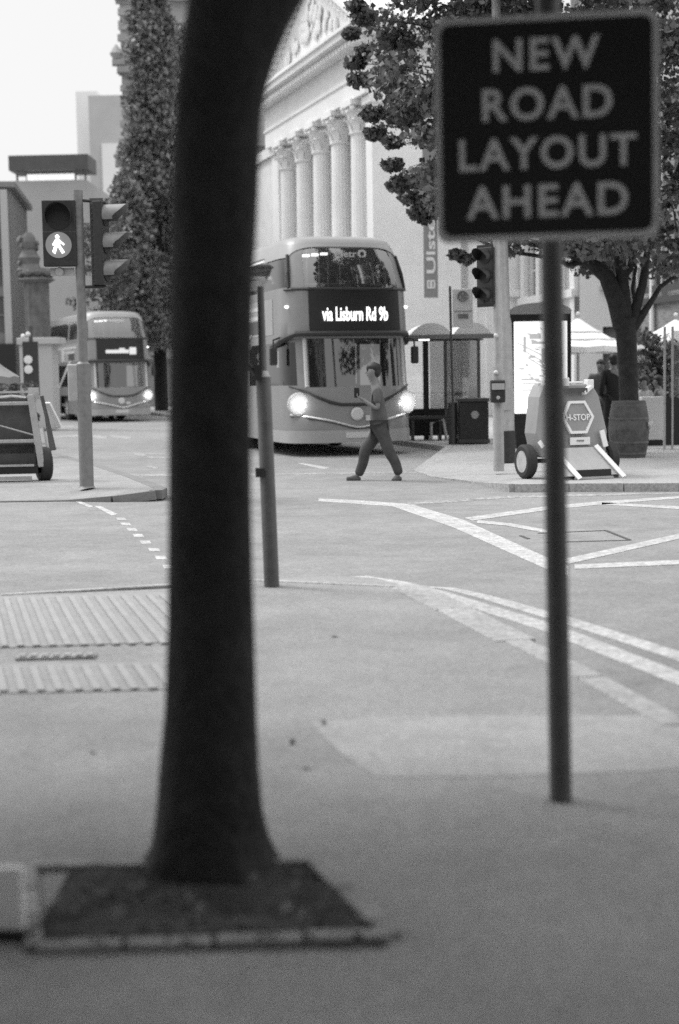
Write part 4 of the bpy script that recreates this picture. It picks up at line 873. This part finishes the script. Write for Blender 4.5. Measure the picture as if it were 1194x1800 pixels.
# ---- cafe umbrellas
def umbrella(label, loc, rad, h0, h1, m='canvas', stripes=True, grp='parasols outside the cafe', rz=0):
    t = thing('parasol', label, 'parasol', loc, rz, grp); n = 8; b = MB(); vs = [(0, 0, h1)]
    for fr in (.33, .66, 1.0):
        for k in range(n*2):
            a = PI*k/n; rr = rad*fr*(1 if k % 2 == 0 else .955); vs.append((rr*math.cos(a), rr*math.sin(a), h1-(h1-h0)*fr**.9-(.0 if k % 2 == 0 else -.03*fr)))
    b.add(vs, [(0, 1+k, 1+(k+1) % 16) for k in range(16)]+[(1+16*j+k, 1+16*(j+1)+k, 1+16*(j+1)+(k+1) % 16, 1+16*j+(k+1) % 16) for j in range(2) for k in range(16)])
    b.build('canopy', m, t)
    b = MB(); b.add([(p[0], p[1], p[2]) for p in vs[33:49]]+[(p[0]*1.01, p[1]*1.01, p[2]-.13) for p in vs[33:49]], [(k, (k+1) % 16, 16+(k+1) % 16, 16+k) for k in range(16)]); b.build('valance', m, t)
    if stripes:
        for f0_ in (.45, .72): 
            b = MB(); q = []
            for fr in (f0_, f0_+.05):
                for k in range(16): a = PI*k/8; rr = rad*fr*(1 if k % 2 == 0 else .955); q.append((rr*math.cos(a), rr*math.sin(a), h1-(h1-h0)*fr**.9+.035))
            b.add(q, [(k, (k+1) % 16, 16+(k+1) % 16, 16+k) for k in range(16)]); b.build('stripe', 'canvas2', t)
    MB().tube([(0, 0, 0), (0, 0, h1+.08)], .03, 10).build('pole', 'steel', t); MB().ico((0, 0, h1+.09), .05, 1).build('finial', m, t)
    MB().lathe([(.3, 0), (.3, .06), (.05, .1)], 16).build('base', 'dark_grey', t)
    return t
def gp(px, d): q = P(px, 700, d); return (q.x, d, RZ)
u = P(1016, 558, 33); umbrella('pale striped parasol between the advertising panel and the street tree', (u.x, 33, RZ), 1.15, P(1016, 612, 33).z-RZ, u.z-RZ)
u = P(1188, 562, 31); umbrella('pale parasol at the right edge in front of the cafe', (u.x, 31, RZ), .98, P(1188, 604, 31).z-RZ, u.z-RZ+.02, stripes=False)
u = P(-6, 635, 27); umbrella('small grey parasol cut by the left edge above the barrier', (u.x, 27, .1), .42, P(0, 664, 27).z-.1, u.z-.1, 'canvas_grey', False)
# ---- glass screen with planter boxes at the cafe
q0 = G(1168, 790, RZ)
t = thing('windbreak_screen', 'clear cafe windbreak with black lower panels at the right edge', 'windbreak', tuple(q0))
for x in (0, .14, .62): MB().box((x, 0, 1.1), (.035, .05, 2.2)).build('post', 'steel', t)
MB().box((.38, 0, 1.55), (.44, .012, 1.15)).build('clear_panel', 'glass_clear', t); MB().box((.38, .0, .5), (.44, .03, .85)).build('lower_panel', 'black', t); MB().box((.07, .0, .5), (.1, .03, .85)).build('lower_panel', 'black', t)
q0 = G(1152, 784, RZ)
t = thing('planter_box', 'pale planter box between barrel and windbreak', 'planter', (q0.x, q0.y+.3, RZ)); MB().box((0, 0, .52), (.42, .3, .82)).build('box', 'render_pale', t, bevel=.01); MB().box((0, 0, .05), (.4, .28, .1)).build('plinth', 'black', t)
# ---- small block and tree pit in the foreground
q0 = G(52, 1652, PZ)
t = thing('concrete_post', 'pale square block cut by the left edge beside the tree pit', 'bollard', (q0.x, q0.y, PZ), R(-3))
MB().box((-.10, .02, .10), (.17, .035, .165)).build('block', mat('concrete_pale', .85, .8, .1, 6), t, bevel=.008); MB().box((-.09, .03, .012), (.2, .09, .024)).build('foot', 'black', t)  # black foot strip imitates the shadow gap under the block
pc = [G(50, 1528, PZ), G(555, 1520, PZ), G(668, 1628, PZ), G(692, 1652, PZ), G(60, 1672, PZ)]
pit = [(p.x, p.y, 0) for p in pc]
b = MB(); nx_, ny_ = 60, 40; x0, x1 = pc[4].x-.02, pc[3].x-.02; y0, y1 = pc[4].y-.02, pc[0].y+.03; vs = []
for j in range(ny_+1):
    for i in range(nx_+1):
        x = x0+(x1-x0)*i/nx_; y = y0+(y1-y0)*j/ny_; sh = max(0, (x-.02)*.0)
        z = PZ+.001+.014*min(1, 8*min(x-x0, x1-x, y-y0, y1-y))*abs(noise.noise(Vector((x*7, y*7, 1))))+.008*abs(noise.noise(Vector((x*25, y*25, 3))))
        vs.append((x if y < pc[2].y else min(x, pc[1].x+(pc[2].x-pc[1].x)*(pc[1].y-y)/(pc[1].y-pc[2].y)-.01), y, z))
b.add(vs, [(j*(nx_+1)+i, j*(nx_+1)+i+1, (j+1)*(nx_+1)+i+1, (j+1)*(nx_+1)+i) for j in range(ny_) for i in range(nx_)])
struct(b.build('tree_pit_soil', 'soil', smooth=True))
b = MB()
cl = [(pc[0], pc[1], .045), (pc[1], pc[2], .06), (pc[2], pc[3], .055), (pc[3], pc[4], .05), (pc[4], pc[0], .045)]
for a, c, wd in cl:
    n = max(1, round((c-a).length/.22))
    for k in range(n):
        p, q = a.lerp(c, (k+.03)/n), a.lerp(c, (k+.97)/n); z = PZ-.019+random.uniform(0, .006); b.bar((p.x, p.y, z), (q.x, q.y, z+random.uniform(-.004, .004)), wd, .07)
struct(b.build('pit_edging', mat('edging', .3, .9, .35, 9, bump=.3), bevel=.006))
pp = [(random.uniform(x0, x1-.05), random.uniform(y0, y1), PZ+.022+random.uniform(0, .008)) for _ in range(110)]
pp = [q for q in pp if q[0] < pc[1].x+(pc[2].x-pc[1].x)*(pc[1].y-q[1])/(pc[1].y-pc[2].y)-.06]
struct(leaves('mulch_leaves', 'leaf_near', pp, .026), 'stuff')
pp = [(random.uniform(x0, x1-.05), random.uniform(y0, y1), PZ+.03) for _ in range(22)]
pp = [q for q in pp if q[0] < pc[1].x+(pc[2].x-pc[1].x)*(pc[1].y-q[1])/(pc[1].y-pc[2].y)-.06]
struct(leaves('pit_litter', 'leaf_pale', pp, .045), 'stuff')
# ---- distant small signal cluster at the left
q0 = G(56, 705, .1); k_ = 40/2500; c = P(55, 648, 40)
t = thing('traffic_signal', 'small dark traffic signal with two round pale signs far behind the left barrier', 'traffic signal', (c.x, 40, .1))
MB().tube([(0, .1, 0), (0, .1, 3.0)], .06, 10).build('pole', 'dark_grey', t); MB().box((0, 0, c.z-.1), (.42, .1, 1.5)).build('backing_board', 'black_plastic', t)
for dz in (.25, -.02): MB().lathe([(.12, 0), (.12, .02), (0, .03)], 18, M=Tr(-.06, -.06, c.z-.1+dz, 0, PI/2)).build('disc', 'stone_white2', t)
for x_, z_ in ((-.17, 1.0), (-.03, 1.05)): MB().ico((x_, -.1, c.z-.1+z_-.1), .07, 2).build('lamp_globe', 'stone_white2', t)

# ================================================================ TREES
# ---- near tree: dark trunk in the foreground
TD = 3.99
prof_ = [(1575, 205, 520, .02), (1545, 236, 496, .02), (1528, 248, 484, .0), (1505, 260, 474, 0), (1475, 269, 467, 0), (1420, 276, 461, 0), (1350, 284, 456, 0), (1250, 289, 451, 0), (1100, 294, 447, 0), (900, 297, 442, 0), (700, 298, 441, 0), (500, 300, 446, 0), (350, 303, 453, 0), (260, 306, 455, 0), (200, 309, 459, 0), (150, 312, 470, 0), (100, 317, 486, 0), (50, 324, 507, 0), (0, 331, 533, 0), (-40, 336, 560, 0), (-90, 338, 585, 0), (-150, 335, 612, 0)]
tr = thing('street_tree', 'dark out of focus tree trunk rising from the tree pit right in front', 'tree', (P(370, 1550, TD).x, TD, PZ)); ox = tr.location.x
b = MB(); nn = 40; vs = []
for py, xl, xr, _ in prof_:
    l, r = P(xl, py, TD), P(xr, py, TD); cx, rad, z = (l.x+r.x)/2-ox, (r.x-l.x)/2, max(l.z, PZ-.06)-PZ
    for i in range(nn):
        a = 2*PI*i/nn; dep = min(rad*.85, .2)
        q = 1+.035*noise.noise(Vector((math.cos(a)*3, math.sin(a)*3, z*2.2)))+.02*noise.noise(Vector((math.cos(a)*9, math.sin(a)*9, z*4)))
        if py > 1440: q *= 1+.2*max(0, math.sin(a*5+1))*min(1, (py-1440)/100)
        q *= 1+.06*math.exp(-((py-1335)/28)**2)*max(0, -math.cos(a))
        vs.append((cx+rad*q*math.cos(a), dep*q*math.sin(a), z))
b.add(vs, [(j*nn+i, j*nn+(i+1) % nn, (j+1)*nn+(i+1) % nn, (j+1)*nn+i) for j in range(len(prof_)-1) for i in range(nn)])
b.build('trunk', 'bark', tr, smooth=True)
l, r = P(335, -150, TD), P(612, -150, TD); zt = l.z-PZ
xl, xr = l.x-ox, r.x-ox
for nm, pts, rad in (('limb', [(xl+.12, 0, zt-.12), (xl+.05, .1, zt+.5), (xl-.3, .1, zt+1.4), (xl-.9, -.1, zt+2.6)], [.135, .12, .1, .05]), ('limb', [(xr-.13, 0, zt-.15), (xr+.05, .0, zt+.25), (xr+.5, .1, zt+1.0), (xr+1.3, .2, zt+2.3)], [.135, .12, .1, .05]), ('limb', [(xl+.2, 0, zt-.1), (xl+.25, .1, zt+1.2), (xl+.2, -.5, zt+3)], [.13, .11, .05])):
    MB().tube(pts, rad, 14).build(nm, 'bark', tr, smooth=True)
cs, rs = [], []
for k in range(300):
    p = rng.normal(size=3); p /= np.linalg.norm(p); p = p*np.array([5.2, 5.4, 2.6])*rng.uniform(.35, 1)**.5+np.array([.1, -2.0, 6.2]); cs.append(p); rs.append(rng.uniform(.6, 1.1))
pts = clump_pts(cs, rs, 230)
wy = pts[:, 1]+TD; wz = pts[:, 2]+PZ; keep = (wz > 1.45+.30*np.maximum(wy, 0)+.35) & (wz > 3.1)
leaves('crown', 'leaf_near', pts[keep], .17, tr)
for lab, tx, ty, cc_, ax in (('street tree on the near pavement left of the viewpoint', -4.2, 3.0, (1.0, .9, 5.4), (2.9, 2.3, 2.2)), ('street tree on the near pavement behind the viewpoint', 2.6, -4.2, (0, 1.0, 6.0), (3.6, 3.6, 2.6))):  # two out-of-view trees added so their crowns shade the near pavement
    t2 = thing('street_tree', lab, 'tree', (tx, ty, PZ)); MB().tube([(0, 0, 0), (.05, 0, 2.5), (.1, .1, 5.5)], [.17, .13, .06], 14).build('trunk', 'bark', t2)
    cs, rs = [], []
    for k in range(170):
        p = rng.normal(size=3); p /= np.linalg.norm(p); cs.append(p*np.array(ax)*rng.uniform(.3, 1)**.5+np.array(cc_)); rs.append(rng.uniform(.5, 1.0))
    pts = clump_pts(cs, rs, 200); wx = np.abs(pts[:, 0]+tx); wy = pts[:, 1]+ty; wz = pts[:, 2]+PZ
    keep = ((wz > 1.45+.30*np.maximum(wy, 0)+.35) | ((wx > .27*wy+.6) & (wz > 2.6))) & (wz > 2.4)
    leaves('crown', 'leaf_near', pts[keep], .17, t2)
# ---- the street tree across the road
D = 24.6
def tw(px, py, dd=0): return P(px, py, D+dd)
g0 = G(1106, 800, RZ); bt = thing('street_tree', 'large leafy street tree standing behind the barrel, its crown behind the big sign', 'tree', (tw(1106, 790).x, D, RZ)); o_ = Vector(bt.location)
L_ = lambda *a: [tw(*p)-o_ for p in a]
MB().tube(L_((1108, 800), (1106, 720), (1104, 640), (1101, 590), (1098, 560)), [.21, .168, .165, .178, .19], 18).build('trunk', 'bark', bt, smooth=True)
limbs = [([(1097, 575), (1085, 530), (1066, 485), (1035, 460), (990, 440), (920, 425, -.5)], [.19, .17, .14, .10, .07, .04]), ([(1099, 570), (1096, 510), (1090, 450), (1080, 380), (1075, 300, .5)], [.15, .11, .09, .08, .05]), ([(1103, 590), (1117, 545), (1130, 500), (1137, 450), (1150, 380, .5)], [.12, .09, .075, .06, .04]), ([(1107, 585), (1125, 560), (1145, 530), (1160, 505), (1180, 490), (1215, 480, .3)], [.10, .075, .05, .04, .035, .03]),
         ([(1090, 500), (1108, 470), (1118, 430), (1120, 380)], [.07, .06, .05, .03]), ([(1060, 480), (1050, 430), (1020, 380, -.6)], [.09, .07, .04]), ([(1118, 540), (1112, 505), (1118, 470), (1110, 430)], [.04, .03, .03, .02]), ([(1035, 460), (1000, 465), (960, 452), (880, 440, -.8), (800, 400, -1)], [.05, .04, .035, .03, .02]), ([(1075, 300, .5), (1000, 200), (900, 100)], [.06, .05, .03]), ([(1080, 380), (950, 300), (800, 240), (680, 200)], [.07, .06, .045, .02]), ([(950, 300), (850, 330), (740, 330)], [.04, .03, .015]), ([(1137, 450), (1180, 330), (1230, 200)], [.06, .05, .03])]
for p, r in limbs: MB().tube(L_(*p), r, 10).build('limb', 'bark', bt, smooth=True)
cs, rs = [], []
# crown outline in metres round the trunk: lobes spread through a deep volume
def lobe(px, py, dz, r, n_=1):
    for _ in range(n_): q = tw(px, py, dz)-o_; cs.append(np.array(q)); rs.append(r)
bound = [(0, 618), (60, 625), (120, 632), (200, 655), (250, 672), (300, 700), (340, 712), (370, 745), (400, 790), (430, 860), (455, 920)]
def xleft(py):
    for (y0_, x0_), (y1_, x1_) in zip(bound, bound[1:]):
        if y0_ <= py <= y1_: return x0_+(x1_-x0_)*(py-y0_)/(y1_-y0_)
    return 618 if py < 0 else 930
k = 0
while k < 420:
    px = random.uniform(590, 1420); py = random.uniform(-330, 470)
    if px < xleft(py)+22: continue
    if px > 1120 and random.random() < .55 and py < 430: continue
    if py > 430 and px < 1000: continue
    if px < 700 and py < -60: continue
    lobe(px, py, random.uniform(-3.2, 3.2)*(1-.4*abs(px-1050)/450), random.uniform(.28, .62)); k += 1
for px, py in ((632, 140), (640, 90), (618, 60), (660, 235), (690, 290), (705, 322), (700, 325), (735, 372), (745, 378), (725, 350), (690, 250), (655, 200), (625, 110), (755, 365), (715, 345), (760, 340), (640, 30), (625, 10), (745, 320)): lobe(px, py, random.uniform(-1, 1), random.uniform(.16, .26))
for px, py in ((805, 448), (820, 455), (1190, 430), (1170, 400), (1010, 440), (1040, 435)): lobe(px, py, -.4, .16)
pts = clump_pts(cs, rs, 250, .6)
leaves('crown', 'leaf', pts, .1, bt, .6)
# twigs that carry the outer leaf clumps
b = MB()
for c, r in list(zip(cs, rs))[::3]:
    c = Vector(c); s_ = Vector((c.x*.75+.3, c.y*.7, c.z-.35)); b.tube([s_, (s_+c)/2+Vector((0, 0, .06)), c], [.02, .014, .006], 5)
b.build('twigs', 'bark', bt)
# ---- conical dark trees at the left, in front of the stone building
def conifer(label, px, d, ybot, ytop, rpx, per=48000, m='leaf_dark', off=0, size=.21, shape=.8):
    q = P(px, 700, d); t = thing('conical_tree', label, 'tree', (q.x, d, 0), 0, 'tall conical trees before the stone building'); zb = P(px, ybot, d).z; zt_ = P(px, ytop, d).z; R0 = rpx*d/2500
    MB().tube([(0, 0, 0), (0, 0, zt_*.6), (.1, 0, zt_*.95)], [.35, .2, .05], 10).build('trunk', 'bark', t)
    cs_, rs_ = [], []
    for k in range(330):
        u = random.random(); z = zb+(zt_-zb)*u; rr = R0*(1-u)**.62*1.15*random.uniform(.55, 1.12)*(1+.2*math.sin(u*17)); a = random.uniform(0, 2*PI); cs_.append((rr*math.cos(a), rr*math.sin(a), z)); rs_.append(random.uniform(.35, .85))
    leaves('crown', m, clump_pts(cs_, rs_, per//330, .9), size, t, .6); return t
conifer('tall dark conical tree nearest the left side of the foreground trunk', 284, 70, 600, -70, 58)
conifer('second tall conical tree, mostly hidden by the foreground trunk', 345, 74, 590, 60, 55)
conifer('lower bushy tree behind the traffic signal and above the farther bus', 236, 66, 600, 330, 44, 24000)
# small airy tree left of them
q = P(195, 700, 60); t = thing('small_tree', 'thin airy tree with pale twigs above the three lamp signal', 'tree', (q.x, 60, 0))
b = MB(); b.tube([(0, 0, 0), (.1, 0, 6.2)], [.12, .06], 8)
for k in range(26): a = random.uniform(0, 2*PI); z = random.uniform(4.5, 7.4); b.tube([(.1, 0, z), (.1+1.1*math.cos(a), 1.1*math.sin(a), z+random.uniform(.2, .9))], [.03, .01], 5)
b.build('trunk', 'bark_pale', t); leaves('crown', 'leaf', clump_pts([(random.uniform(-1.3, 1.2), random.uniform(-1, 1), random.uniform(4.6, 8.4)) for _ in range(60)], [.4]*60, 40), .16, t)
# shrubs by the cafe and by the left umbrella
for lab, px, d, z0_, hh_, rr_, n_ in (('leafy dark shrub in front of the cafe between barrel and windbreak', 1158, 29, RZ, 2.15, .5, 1700), ('low shrub beside the small grey parasol at left', 25, 33, .1, 1.45, .55, 900)):
    q = P(px, 700, d); t = thing('shrub', lab, 'shrub', (q.x, d, z0_)); MB().tube([(0, 0, 0), (0, 0, hh_*.7)], .03, 6).build('stem', 'bark', t)
    leaves('foliage', 'leaf', clump_pts([(random.uniform(-rr_, rr_)*.7, random.uniform(-rr_, rr_)*.6, random.uniform(.35, 1)*hh_) for _ in range(28)], [.25]*28, n_//28), .11, t)

# ================================================================ PEOPLE
def skin_mesh(name, nodes, edges, m, parent=None, sub=2, root=0):
    me = bpy.data.meshes.new(name); me.from_pydata([n[0] for n in nodes], edges, []); o = bpy.data.objects.new(name, me); COL.objects.link(o)
    md = o.modifiers.new("Skin", 'SKIN'); md.use_smooth_shade = True
    for i, n in enumerate(nodes):
        r = n[1]; sv = me.skin_vertices[0].data[i]; sv.radius = r if isinstance(r, tuple) else (r, r); sv.use_root = (i == root)
    s = o.modifiers.new("Sub", 'SUBSURF'); s.levels = sub; s.render_levels = sub
    bpy.context.view_layer.update(); dg = bpy.context.evaluated_depsgraph_get(); me2 = bpy.data.meshes.new_from_object(o.evaluated_get(dg))
    bpy.data.objects.remove(o); bpy.data.meshes.remove(me); me2.name = name; me2.materials.clear(); me2.materials.append(MATS[m])
    me2.polygons.foreach_set("use_smooth", [True]*len(me2.polygons))
    o2 = bpy.data.objects.new(name, me2); COL.objects.link(o2)
    if parent: o2.parent = parent
    return o2
def build_person(label, loc, rz, J, tops, legs, group=None, long_sleeve=False, hairv='hair', shoes='shoe', phone=None):
    """J: joints in a frame where the person faces -x; y is the sideways axis."""
    t = thing('person', label, 'person', loc, rz, group); V = Vector
    nodes = []; edges = []
    def add(p, r, to=None):
        nodes.append((tuple(p), r)); i = len(nodes)-1
        if to is not None: edges.append((to, i))
        return i
    pel = add(J['pelvis'], (.11, .13)); wa = add(J['waist'], (.095, .12), pel); ch = add(J['chest'], (.11, .15), wa); nk0 = add(J['neck'], (.075, .08), ch); nk1 = add(V(J['head'])-V((-.015, 0, .10)), (.066, .064), nk0)
    hd = V(J['head']); h1 = add(hd+V((-.012, 0, -.045)), (.092, .076), nk1); h2 = add(hd+V((0, 0, .03)), (.11, .088), h1); h3 = add(hd+V((.01, 0, .10)), (.07, .058), h2)
    hands = []
    for s, sd_ in (('l', -1), ('r', 1)):
        a = add(J['sh'+s], (.052, .052), ch); e = add(J['el'+s], (.038, .038), a); wv = V(J['wr'+s]); wr = add(wv, (.026, .026), e)
        dr = (wv-V(J['el'+s])).normalized(); pm = wv+dr*.055; pa = add(pm, (.034, .022), wr); hands.append((pm, dr, pa))
    for s in 'lr':
        h = add(J['hip'+s], (.088, .085), pel); k = add(J['kn'+s], (.058, .055), h); an = add(J['an'+s], (.038, .038), k); ft = add(J['to'+s], (.035, .028), an)
    # fingers
    for (pm, dr, pa), sd_ in zip(hands, (-1, 1)):
        side = dr.cross(V((0, 0, 1))).normalized(); upv = side.cross(dr)
        for q, off in enumerate((-.024, -.008, .008, .024)):
            L0 = (.034, .04, .038, .03)[q]; p0 = pm+dr*.02+side*off; i0 = add(p0, (.009, .009), pa); i1 = add(p0+dr*L0, (.0085, .0085), i0); i2 = add(p0+dr*(L0+.018)+upv*.018, (.008, .008), i1); add(p0+dr*(L0+.014)+upv*.038, (.0065, .0065), i2)
        p0 = pm-dr*.015+side*.03*sd_; i0 = add(p0, (.01, .01), pa); i1 = add(p0+dr*.03+side*.02*sd_+upv*.01, (.0095, .0095), i0); add(p0+dr*.05+side*.02*sd_+upv*.025, (.008, .008), i1)
    body = skin_mesh('body', nodes, edges, 'skin', t, 1)
    # face: nose, ears, eyes, mouth as modelled pieces on the head (child of body)
    f = MB(); fx = hd.x-.082
    f.add([(fx, -.012, hd.z+.02), (fx, .012, hd.z+.02), (fx-.028, 0, hd.z-.02), (fx, -.016, hd.z-.03), (fx, .016, hd.z-.03)], [(0, 2, 1), (0, 3, 2), (1, 2, 4), (2, 3, 4)])
    for s in (-1, 1): f.ico((hd.x+.012, s*.073+hd.y, hd.z), (.018, .008, .03), 1)
    f.build('face', 'skin', t, smooth=True); e = MB(); [e.ico((fx+.008, s*.03+hd.y, hd.z+.018), (.008, .012, .006), 1) for s in (-1, 1)]; e.box((fx+.004, hd.y, hd.z-.052), (.01, .04, .007)); e.build('eyes_and_mouth', hairv, t)
    hr = MB(); hr.ico((hd.x+.02, hd.y, hd.z+.055), (.108, .088, .088), 3, .05); hr.ico((hd.x+.05, hd.y, hd.z+.0), (.068, .08, .085), 3, .05); hr.build('hair', hairv, t, smooth=True)
    # shirt
    N = []; E_ = []
    def ad(p, r, to=None):
        N.append((tuple(p), r)); i = len(N)-1
        if to is not None: E_.append((to, i))
        return i
    a0 = ad(V(J['pelvis'])+V((0, 0, -.07)), (.145, .175)); a = ad(V(J['pelvis'])+V((0, 0, .03)), (.14, .17), a0); c = ad(J['waist'], (.13, .15), a); d = ad(J['chest'], (.128, .168), c); ad(V(J['neck'])-V((0, 0, .02)), (.07, .075), d)
    for s in 'lr':
        q = ad(J['sh'+s], (.068, .068), d); el = V(J['el'+s]); sh = V(J['sh'+s]); m_ = ad(sh.lerp(el, .75 if not long_sleeve else 1), (.056, .056), q)
        if long_sleeve: ad(V(J['wr'+s]), (.042, .042), m_)
    skin_mesh('shirt', N, E_, tops, t, 2)
    N = []; E_ = []
    a = ad(V(J['pelvis'])+V((0, 0, .01)), (.13, .15))
    for s in 'lr':
        h = ad(J['hip'+s], (.118, .115), a); k1 = ad(V(J['hip'+s]).lerp(V(J['kn'+s]), .55)+V((.012, 0, 0)), (.096, .092), h); k = ad(V(J['kn'+s])+V((-.01, 0, 0)), (.09, .088), k1); k2 = ad(V(J['kn'+s]).lerp(V(J['an'+s]), .5)+V((.02, 0, 0)), (.08, .072), k); ad(V(J['kn'+s]).lerp(V(J['an'+s]), 1.05), (.07, .064), k2)
    skin_mesh('trousers', N, E_, legs, t, 2)
    for s in 'lr':
        an, to = V(J['an'+s]), V(J['to'+s]); d = (to-an); N = []; E_ = []
        hl = an+V((.045, 0, -.055)) if abs(d.z) < .12 else an-d*.18+V((.02, 0, -.02)); i = ad(hl, (.038, .034)); j = ad(an+d*.5+V((0, 0, -.03)), (.042, .045), i); ad(to+V((-.02, 0, -.005)), (.03, .042), j)
        sk = skin_mesh('shoe', N, E_, shoes, t, 2)
    if phone:
        pm, dr, _ = hands[0]; MB().box(pm+dr*.07+V((0, 0, .045)), (.075, .012, .14), M=None).build('mobile_phone', 'black', t)
    return t
# man crossing, walking left while looking at his phone
MD = 20.4; g0 = G(664, 845, 0); ox = P(666, 845, MD).x
def mp(px, py, y=0): q = P(px, py, MD); return (q.x-ox, y, q.z)
J = dict(pelvis=mp(668, 748), waist=mp(665, 728), chest=mp(664, 700), neck=mp(662, 678), head=mp(655, 654), shl=mp(662, 688, -.17), ell=mp(664, 719, -.2), wrl=mp(640, 704, -.16), shr=mp(663, 687, .17), elr=mp(663, 720, .2), wrr=mp(641, 705, .13),
     hipl=mp(667, 752, -.085), knl=mp(684, 792, -.09), anl=mp(701, 833, -.09), tol=mp(690, 845, -.09), hipr=mp(669, 752, .085), knr=mp(643, 792, .09), anr=mp(630, 836, .09), tor=mp(611, 842, .09))
build_person('man in grey t-shirt and dark trousers crossing the road, looking at his phone', (ox, MD, 0), 0, J, 'tee', 'trousers', phone=True)
# standing person in black behind the barrier, back to us
def stand(px, d, height=1.75, z0=RZ):
    k = height/1.75; q = P(px, 700, d)
    J = dict(pelvis=(0, 0, .95*k), waist=(0, 0, 1.1*k), chest=(0, 0, 1.32*k), neck=(0, 0, 1.47*k), head=(-.01, 0, 1.63*k), shl=(0, -.19, 1.42*k), ell=(.04, -.25, 1.14*k), wrl=(-.12, -.2, .96*k), shr=(0, .19, 1.42*k), elr=(-.02, .26, 1.14*k), wrr=(-.16, .2, 1.02*k),
         hipl=(0, -.09, .9*k), knl=(-.02, -.1, .5*k), anl=(.02, -.11, .09), tol=(-.14, -.12, .035), hipr=(0, .09, .9*k), knr=(.0, .1, .5*k), anr=(.04, .11, .09), tor=(-.12, .13, .035))
    return (q.x, d, z0), J
loc, J = stand(1078, 27.2, 1.74)
build_person('person in black standing with back to us beside the street tree', loc, R(-75), J, 'black_cloth', 'black_cloth', long_sleeve=True, shoes='black')
loc, J = stand(1056, 29.5, 1.66)
build_person('person with dark hair half hidden behind the one in black', loc, R(70), J, 'dark_grey', 'trousers', long_sleeve=True)
def seat(px, d):
    q = P(px, 700, d)
    J = dict(pelvis=(0, 0, .5), waist=(-.01, 0, .66), chest=(-.03, 0, .9), neck=(-.05, 0, 1.05), head=(-.09, 0, 1.2), shl=(-.04, -.18, 1.0), ell=(-.1, -.24, .74), wrl=(-.32, -.14, .76), shr=(-.04, .18, 1.0), elr=(-.1, .24, .74), wrr=(-.32, .14, .76),
         hipl=(-.04, -.1, .5), knl=(-.46, -.12, .5), anl=(-.42, -.12, .09), tol=(-.56, -.12, .035), hipr=(-.04, .1, .5), knr=(-.46, .12, .5), anr=(-.42, .12, .09), tor=(-.56, .12, .035))
    return (q.x, d, RZ), J
for lab, px, d, rz, tp_, lg in (('seated person in a pale top at the cafe table left of the windbreak', 1138, 27.6, 20, 'cloth_mid', 'trousers'), ('seated person in a dark top facing left beside the shrub', 1163, 28.2, -30, 'dark_grey', 'cloth_mid')):
    loc, J = seat(px, d); build_person(lab, loc, R(rz), J, tp_, lg, long_sleeve=True)
    c = thing('cafe_chair', 'cafe chair under the '+lab.split(' at ')[0].split(' facing')[0], 'chair', loc, R(rz), 'chairs outside the cafe')
    MB().box((.02, 0, .40), (.42, .42, .04)).build('seat', 'steel', c); MB().box((.24, 0, .66), (.03, .4, .34)).build('backrest', 'steel', c)
    for a in (-1, 1):
        for e in (-1, 1): MB().tube([(.02+a*.18, e*.18, 0), (.02+a*.18, e*.18, .4)], .014, 6).build('leg', 'steel', c)
q = P(1125, 700, 27.9)
t = thing('cafe_table', 'small round cafe table in front of the seated people', 'table', (q.x-.1, 27.9, RZ)); MB().lathe([(.3, .7), (.3, .73)], 20).build('tabletop', 'cloth_lt', t); MB().tube([(0, 0, 0), (0, 0, .7)], .03, 8).build('leg', 'dark_grey', t); MB().lathe([(.22, 0), (.2, .03)], 16).build('base', 'dark_grey', t)
